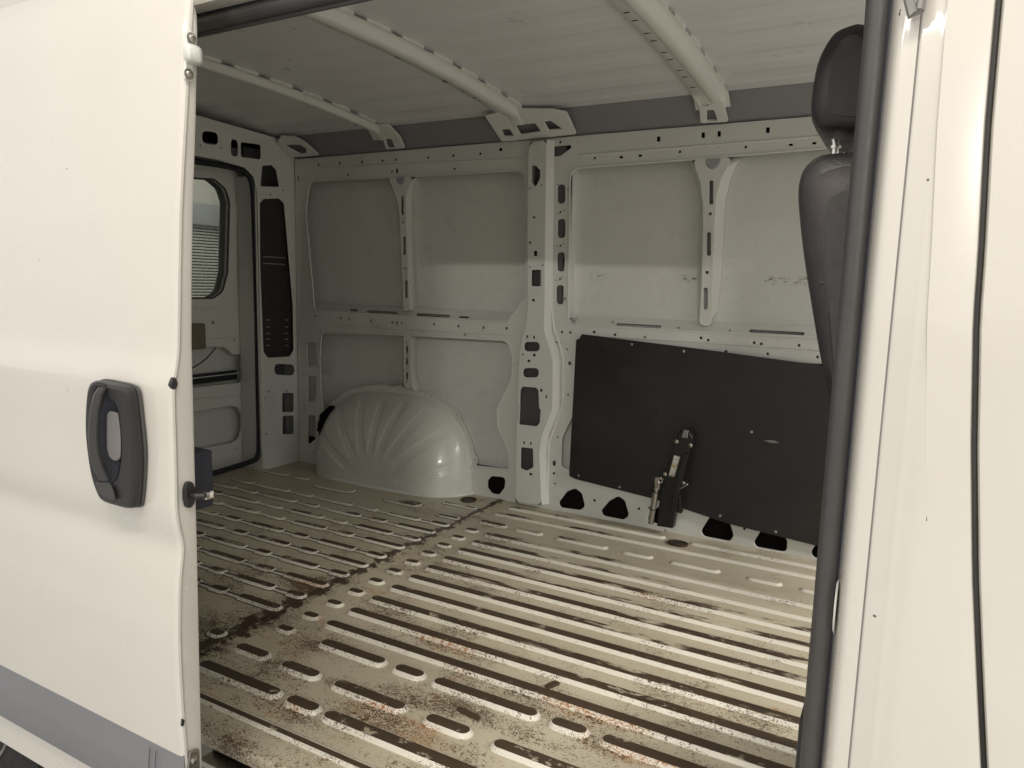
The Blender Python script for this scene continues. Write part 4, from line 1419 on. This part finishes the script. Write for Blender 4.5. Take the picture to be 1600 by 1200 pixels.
# ------------------------------------------------------------------ hardboard lining
def lining():
    lp = empty('lining_board', (-.7, W - .02, .4), van)
    lp['label'] = 'black hardboard sheet screwed to the lower side wall'
    pl = Plane((0, W - .012, .0), (1, 0, 0), (0, -.012, 1))
    corners = [(900, 531), (905, 529), (909, 522), (1000, 533.5), (1100, 546), (1290, 572), (1420, 588), (1420, 889), (1280, 854), (1140, 819), (1019, 779), (900, 749), (889, 744)]
    out = fillet(pxs(pl, corners), [.004, .002, .006, 0, 0, 0, .01, .01, 0, 0, 0, .01, .012])
    plate('board', lp, 'hardboard', pl, out, [], .004, .001)
    for x, y in ((987, 538), (1068, 549), (904, 743), (968, 761), (1125, 806), (1212, 831), (1027, 647), (1174, 675), (912, 628)):
        q = Vector(pl.M @ Vector((*pl.px((x, y)), 0)))
        bolt('screw', lp, q, (0, -1, 0), .0038, 'steel' if (x + y) % 2 else 'jack_black')
    # a small tear with a bent lip
    q = Vector(pl.M @ Vector((*pl.px((1205, 690)), 0)))
    rings = []
    for k in range(9):
        t = k / 8
        wdt = .0055 * math.sin(math.pi * t) + .0006
        x = q.x - .028 + .056 * t
        rings.append([(x, q.y - .001, q.z + wdt), (x, q.y - .008 * math.sin(math.pi * t) - .001, q.z - wdt * .2), (x, q.y - .001, q.z - wdt)])
    loft('torn_lip', lp, 'pocket_grey', rings, closed=False, smooth=60)


lining()


# ------------------------------------------------------------------ jack in the sill pocket
def jack():
    YJ = W - .075
    J = YP(YJ)
    b0 = on(1, YJ, (1040, 822))
    jk = empty('car_jack', tuple(b0))
    tag(jk, 'black folding car jack standing upright in a wall pocket beside the hardboard sheet', 'jack')
    P_ = lambda x, y: J.px((x, y))

    def strip(name, pts, thick, m_, dy=0.0, bev=.003, r=.004):
        pl = YP(YJ + dy)
        return plate(name, jk, m_, pl, fillet(pxs(pl, pts), r), [], thick, bev)
    strip('lower_beam', [(1026, 822), (1051, 826), (1060, 770), (1053, 747), (1037, 745), (1032, 770)], .045, 'jack_black')
    strip('upper_beam', [(1037, 760), (1056, 764), (1066, 738), (1081, 694), (1058, 684), (1048, 712), (1040, 744)], .034, 'jack_black', -.006)
    strip('side_channel', [(1053, 818), (1060, 772), (1069, 738), (1076, 712), (1068, 708), (1058, 742), (1048, 790), (1046, 823)], .012, 'jack_black', -.022, .003)
    strip('head_bracket', [(1056, 692), (1080, 697), (1083, 684), (1078, 676), (1060, 674)], .040, 'jack_black', -.010, .004)
    strip('saddle', [(1064, 684), (1074, 685), (1075, 674), (1067, 672)], .026, 'pocket_grey', -.014, .004)
    strip('foot_hook', [(1056, 770), (1063, 776), (1064, 793), (1066, 800), (1064, 803), (1052, 799), (1050, 780)], .020, 'jack_black', -.004, .003)
    for (x, y) in ((1057, 690), (1079, 696), (1039, 741), (1068, 755)):
        q = on(1, YJ - .012, (x, y))
        bolt('pivot_bolt', jk, q, (0, -1, 0), .0055, 'steel')
    q0, q1 = on(1, YJ - .01, (1060, 765)), on(1, YJ - .03, (1074, 757))
    tube('screw_eye', jk, 'steel', [q0, (q0 + q1) / 2, q1], .004, 8)
    # crank tube with its forked end
    p = [on(1, YJ - .012, q) for q in ((1017, 818), (1020, 798), (1024, 772), (1025.5, 762))]
    tube('crank_tube', jk, 'steel', p, [.0115, .0115, .0115, .010], 14)
    pf = YP(YJ - .016)
    plate('crank_fork', jk, 'steel', pf, hp(pf, [(1022, 765), (1022, 748), (1024, 745), (1034, 746), (1035, 752), (1031, 758), (1030, 767)], .005), [hd(pf, 1032, 752, 4)], .018, .004)
    for y in (768, 795):
        c = on(1, YJ - .012, (1018.5 + (798 - y) * .2, y))
        tube('retaining_clip', jk, 'jack_black', [(c[0] + .0135 * math.cos(a), c[1] + .0135 * math.sin(a), c[2] - .004 * math.cos(a)) for a in [2 * math.pi * k / 14 for k in range(15)]], .0022, 6)
    # paper label with small print
    lpn = YP(YJ - .0405 + .006 + .028)
    lp = YP(YJ - .0068)
    lab = plate('paper_label', jk, 'label_paper', lp, pxs(lp, [(1053.5, 711.5), (1062.5, 714), (1053.5, 745.5), (1045, 743)]), [], .0008, .0002)


mt, nt, b = mat('label_paper')
txt = ramp(nt, noise(nt, 210, 3, .8, pos(nt, (1, .2, 1))), .54, .58)
row = ramp(nt, noise(nt, 60, 1, .5, pos(nt, (.3, .2, 1), (2, 0, 4))), .45, .52)
yel = ramp(nt, noise(nt, 45, 1, .5, pos(nt, (1, .2, 1), (7, 0, 1))), .62, .66)
c = mix(nt, yel, (.62, .61, .56), (.50, .36, .06))
nt.links.new(mix(nt, math_(nt, 'MULTIPLY', txt, row), c, (.03, .03, .03)), b.inputs['Base Color'])
b.inputs['Roughness'].default_value = .5
M['label_paper'] = mt
jack()


# ------------------------------------------------------------------ seat
def seat():
    st = empty('cab_seat', (.1, 1.38, -.05))
    tag(st, 'black leatherette cab seat with headrest on two chrome posts behind the door pillar', 'seat')

    def body(name, side_px, yc, hw, material, dome=.045, rear_x=None, parent=st, yplane=1.20):
        """cushion: side outline on the near flank plane, swelling rounded towards its middle"""
        pl = YP(yplane)
        out = spline(pxs(pl, side_px), 5)
        pts = [Vector(p) for p in out]
        c = sum(pts, Vector((0, 0))) / len(pts)
        rings = []
        for t in (-1, -.985, -.96, -.92, -.86, -.78, -.68, -.5, -.25, 0, .25, .5, .68, .78, .86, .92, .96, .985, 1):
            s = (1 - abs(t) ** 6) ** (1 / 2.4) if abs(t) < 1 else 0
            s = .62 + .38 * s if abs(t) < .985 else .45
            y = yc + hw * t
            rings.append([(c.x + (p.x - c.x) * s, y, c.y + (p.y - c.y) * (s * .5 + .5)) for p in pts])
        return loft(name, parent, material, rings, smooth=60)
    # headrest
    hr_ = [(1352, 47), (1338, 48), (1308, 60), (1289, 84), (1277, 112), (1270, 150), (1268, 180), (1271, 196), (1280, 208), (1300, 213), (1350, 215), (1385, 208), (1400, 190), (1402, 120), (1390, 70), (1370, 52)]
    body('headrest', hr_, 1.36, .145, 'leather', yplane=1.27)
    bk = [(1340, 243), (1290, 246), (1268, 258), (1256, 276), (1251, 303), (1253, 340), (1260, 400), (1270, 462), (1285, 545), (1300, 615), (1325, 740), (1350, 850), (1430, 850), (1420, 740), (1400, 600), (1385, 420), (1378, 300), (1365, 255)]
    body('backrest', bk, 1.38, .24, 'leather', yplane=1.24)
    body('flank_panel', [(1345, 262), (1300, 266), (1276, 282), (1268, 310), (1272, 360), (1282, 430), (1294, 520), (1308, 600), (1335, 740), (1400, 740), (1392, 600), (1378, 420), (1370, 300)], 1.38, .246, 'seat_fabric', yplane=1.24)
    # stitched fabric panel on the flank, standing a little proud, with its seam
    pl = YP(1.205)
    fp = [(1345, 262), (1298, 268), (1272, 284), (1266, 310), (1270, 360), (1280, 430), (1292, 520), (1306, 600), (1335, 740), (1400, 740), (1392, 600), (1378, 420), (1370, 300)]
    # posts
    for y, px_ in ((1.30, 1303), (1.42, 1303)):
        q = on(1, 1.30, (1303.5, 246))
        q2 = on(1, 1.30, (1303, 205))
        tube('headrest_post', st, 'chrome', [(q[0] + (y - 1.30) * .05, y, q[2] - .02), (q[0] + (y - 1.30) * .05, y, (q[2] + q2[2]) / 2), (q2[0] + (y - 1.30) * .05, y, q2[2])], .0065, 12)
        z = (q[2] * .62 + q2[2] * .38)
        tube('post_collar', st, 'chrome', [(q[0] + (y - 1.30) * .05, y, z - .002), (q[0] + (y - 1.30) * .05, y, z), (q[0] + (y - 1.30) * .05, y, z + .002)], .010, 12)
    # seam welts on the backrest and headrest flank
    for nm, pts, yy in (('seat_welt', [(1262, 292), (1263, 330), (1269, 380), (1276, 440), (1290, 520), (1306, 600)], 1.185), ('headrest_welt', [(1284, 100), (1281, 140), (1280, 185), (1283, 203)], 1.240)):
        tube(nm, st, 'seat_fabric', [on(1, yy, p) for p in pts], .0022, 6)
    tube('seat_welt', st, 'seat_fabric', [on(1, 1.142, p) for p in ((1281, 442), (1300, 438), (1320, 431), (1345, 420))], .0022, 6)
    box('seat_cushion', st, 'seat_fabric', (.0, 1.14, .22), (.55, 1.62, .40), .05)
    box('seat_pedestal', st, 'black_plastic', (.05, 1.18, -.02), (.5, 1.58, .23), .02)


seat()


# ------------------------------------------------------------------ background through the rear window
def shutter():
    rs = empty('roller_shutter', (-16.1, 12.5, -.56))
    tag(rs, 'pale slatted roller shutter seen through the rear door window', 'shutter')
    pitch = .077
    # one curved slat, shared by all
    sec = [(0, 0), (.010, .006), (.016, .020), (.016, .038), (.010, .050), (0, .056)]
    v, f = [], []
    for y in (-2.75, 2.75):
        for dx, dz in sec:
            v.append((dx, y, dz))
    n = len(sec)
    for k in range(n - 1):
        f.append((k, k + 1, n + k + 1, n + k))
    me = bpy.data.meshes.new('slat')
    me.from_pydata(v, [], f)
    me.materials.append(M['slat_metal'])
    me.polygons.foreach_set('use_smooth', [True] * len(f))
    z = -.55
    while z < 2.26:
        o = bpy.data.objects.new('slat', me)
        o.location = (-16.1, 12.5, z)
        col.objects.link(o)
        o.parent = rs
        o.matrix_parent_inverse = Matrix.Translation(-WORLD_LOC[rs.name])
        z += pitch
    box('backing_sheet', rs, 'void_dark', (-16.13, 9.7, -.55), (-16.11, 15.3, 2.3), 0)
    box('shutter_box', rs, 'shutter_box', (-16.15, 9.6, 2.27), (-15.75, 15.4, 2.80), .06)
    for y in (9.7, 15.3):
        box('guide_rail', rs, 'shutter_box', (-16.15, y - .06, -.55), (-16.04, y + .06, 2.27), .004)


shutter()
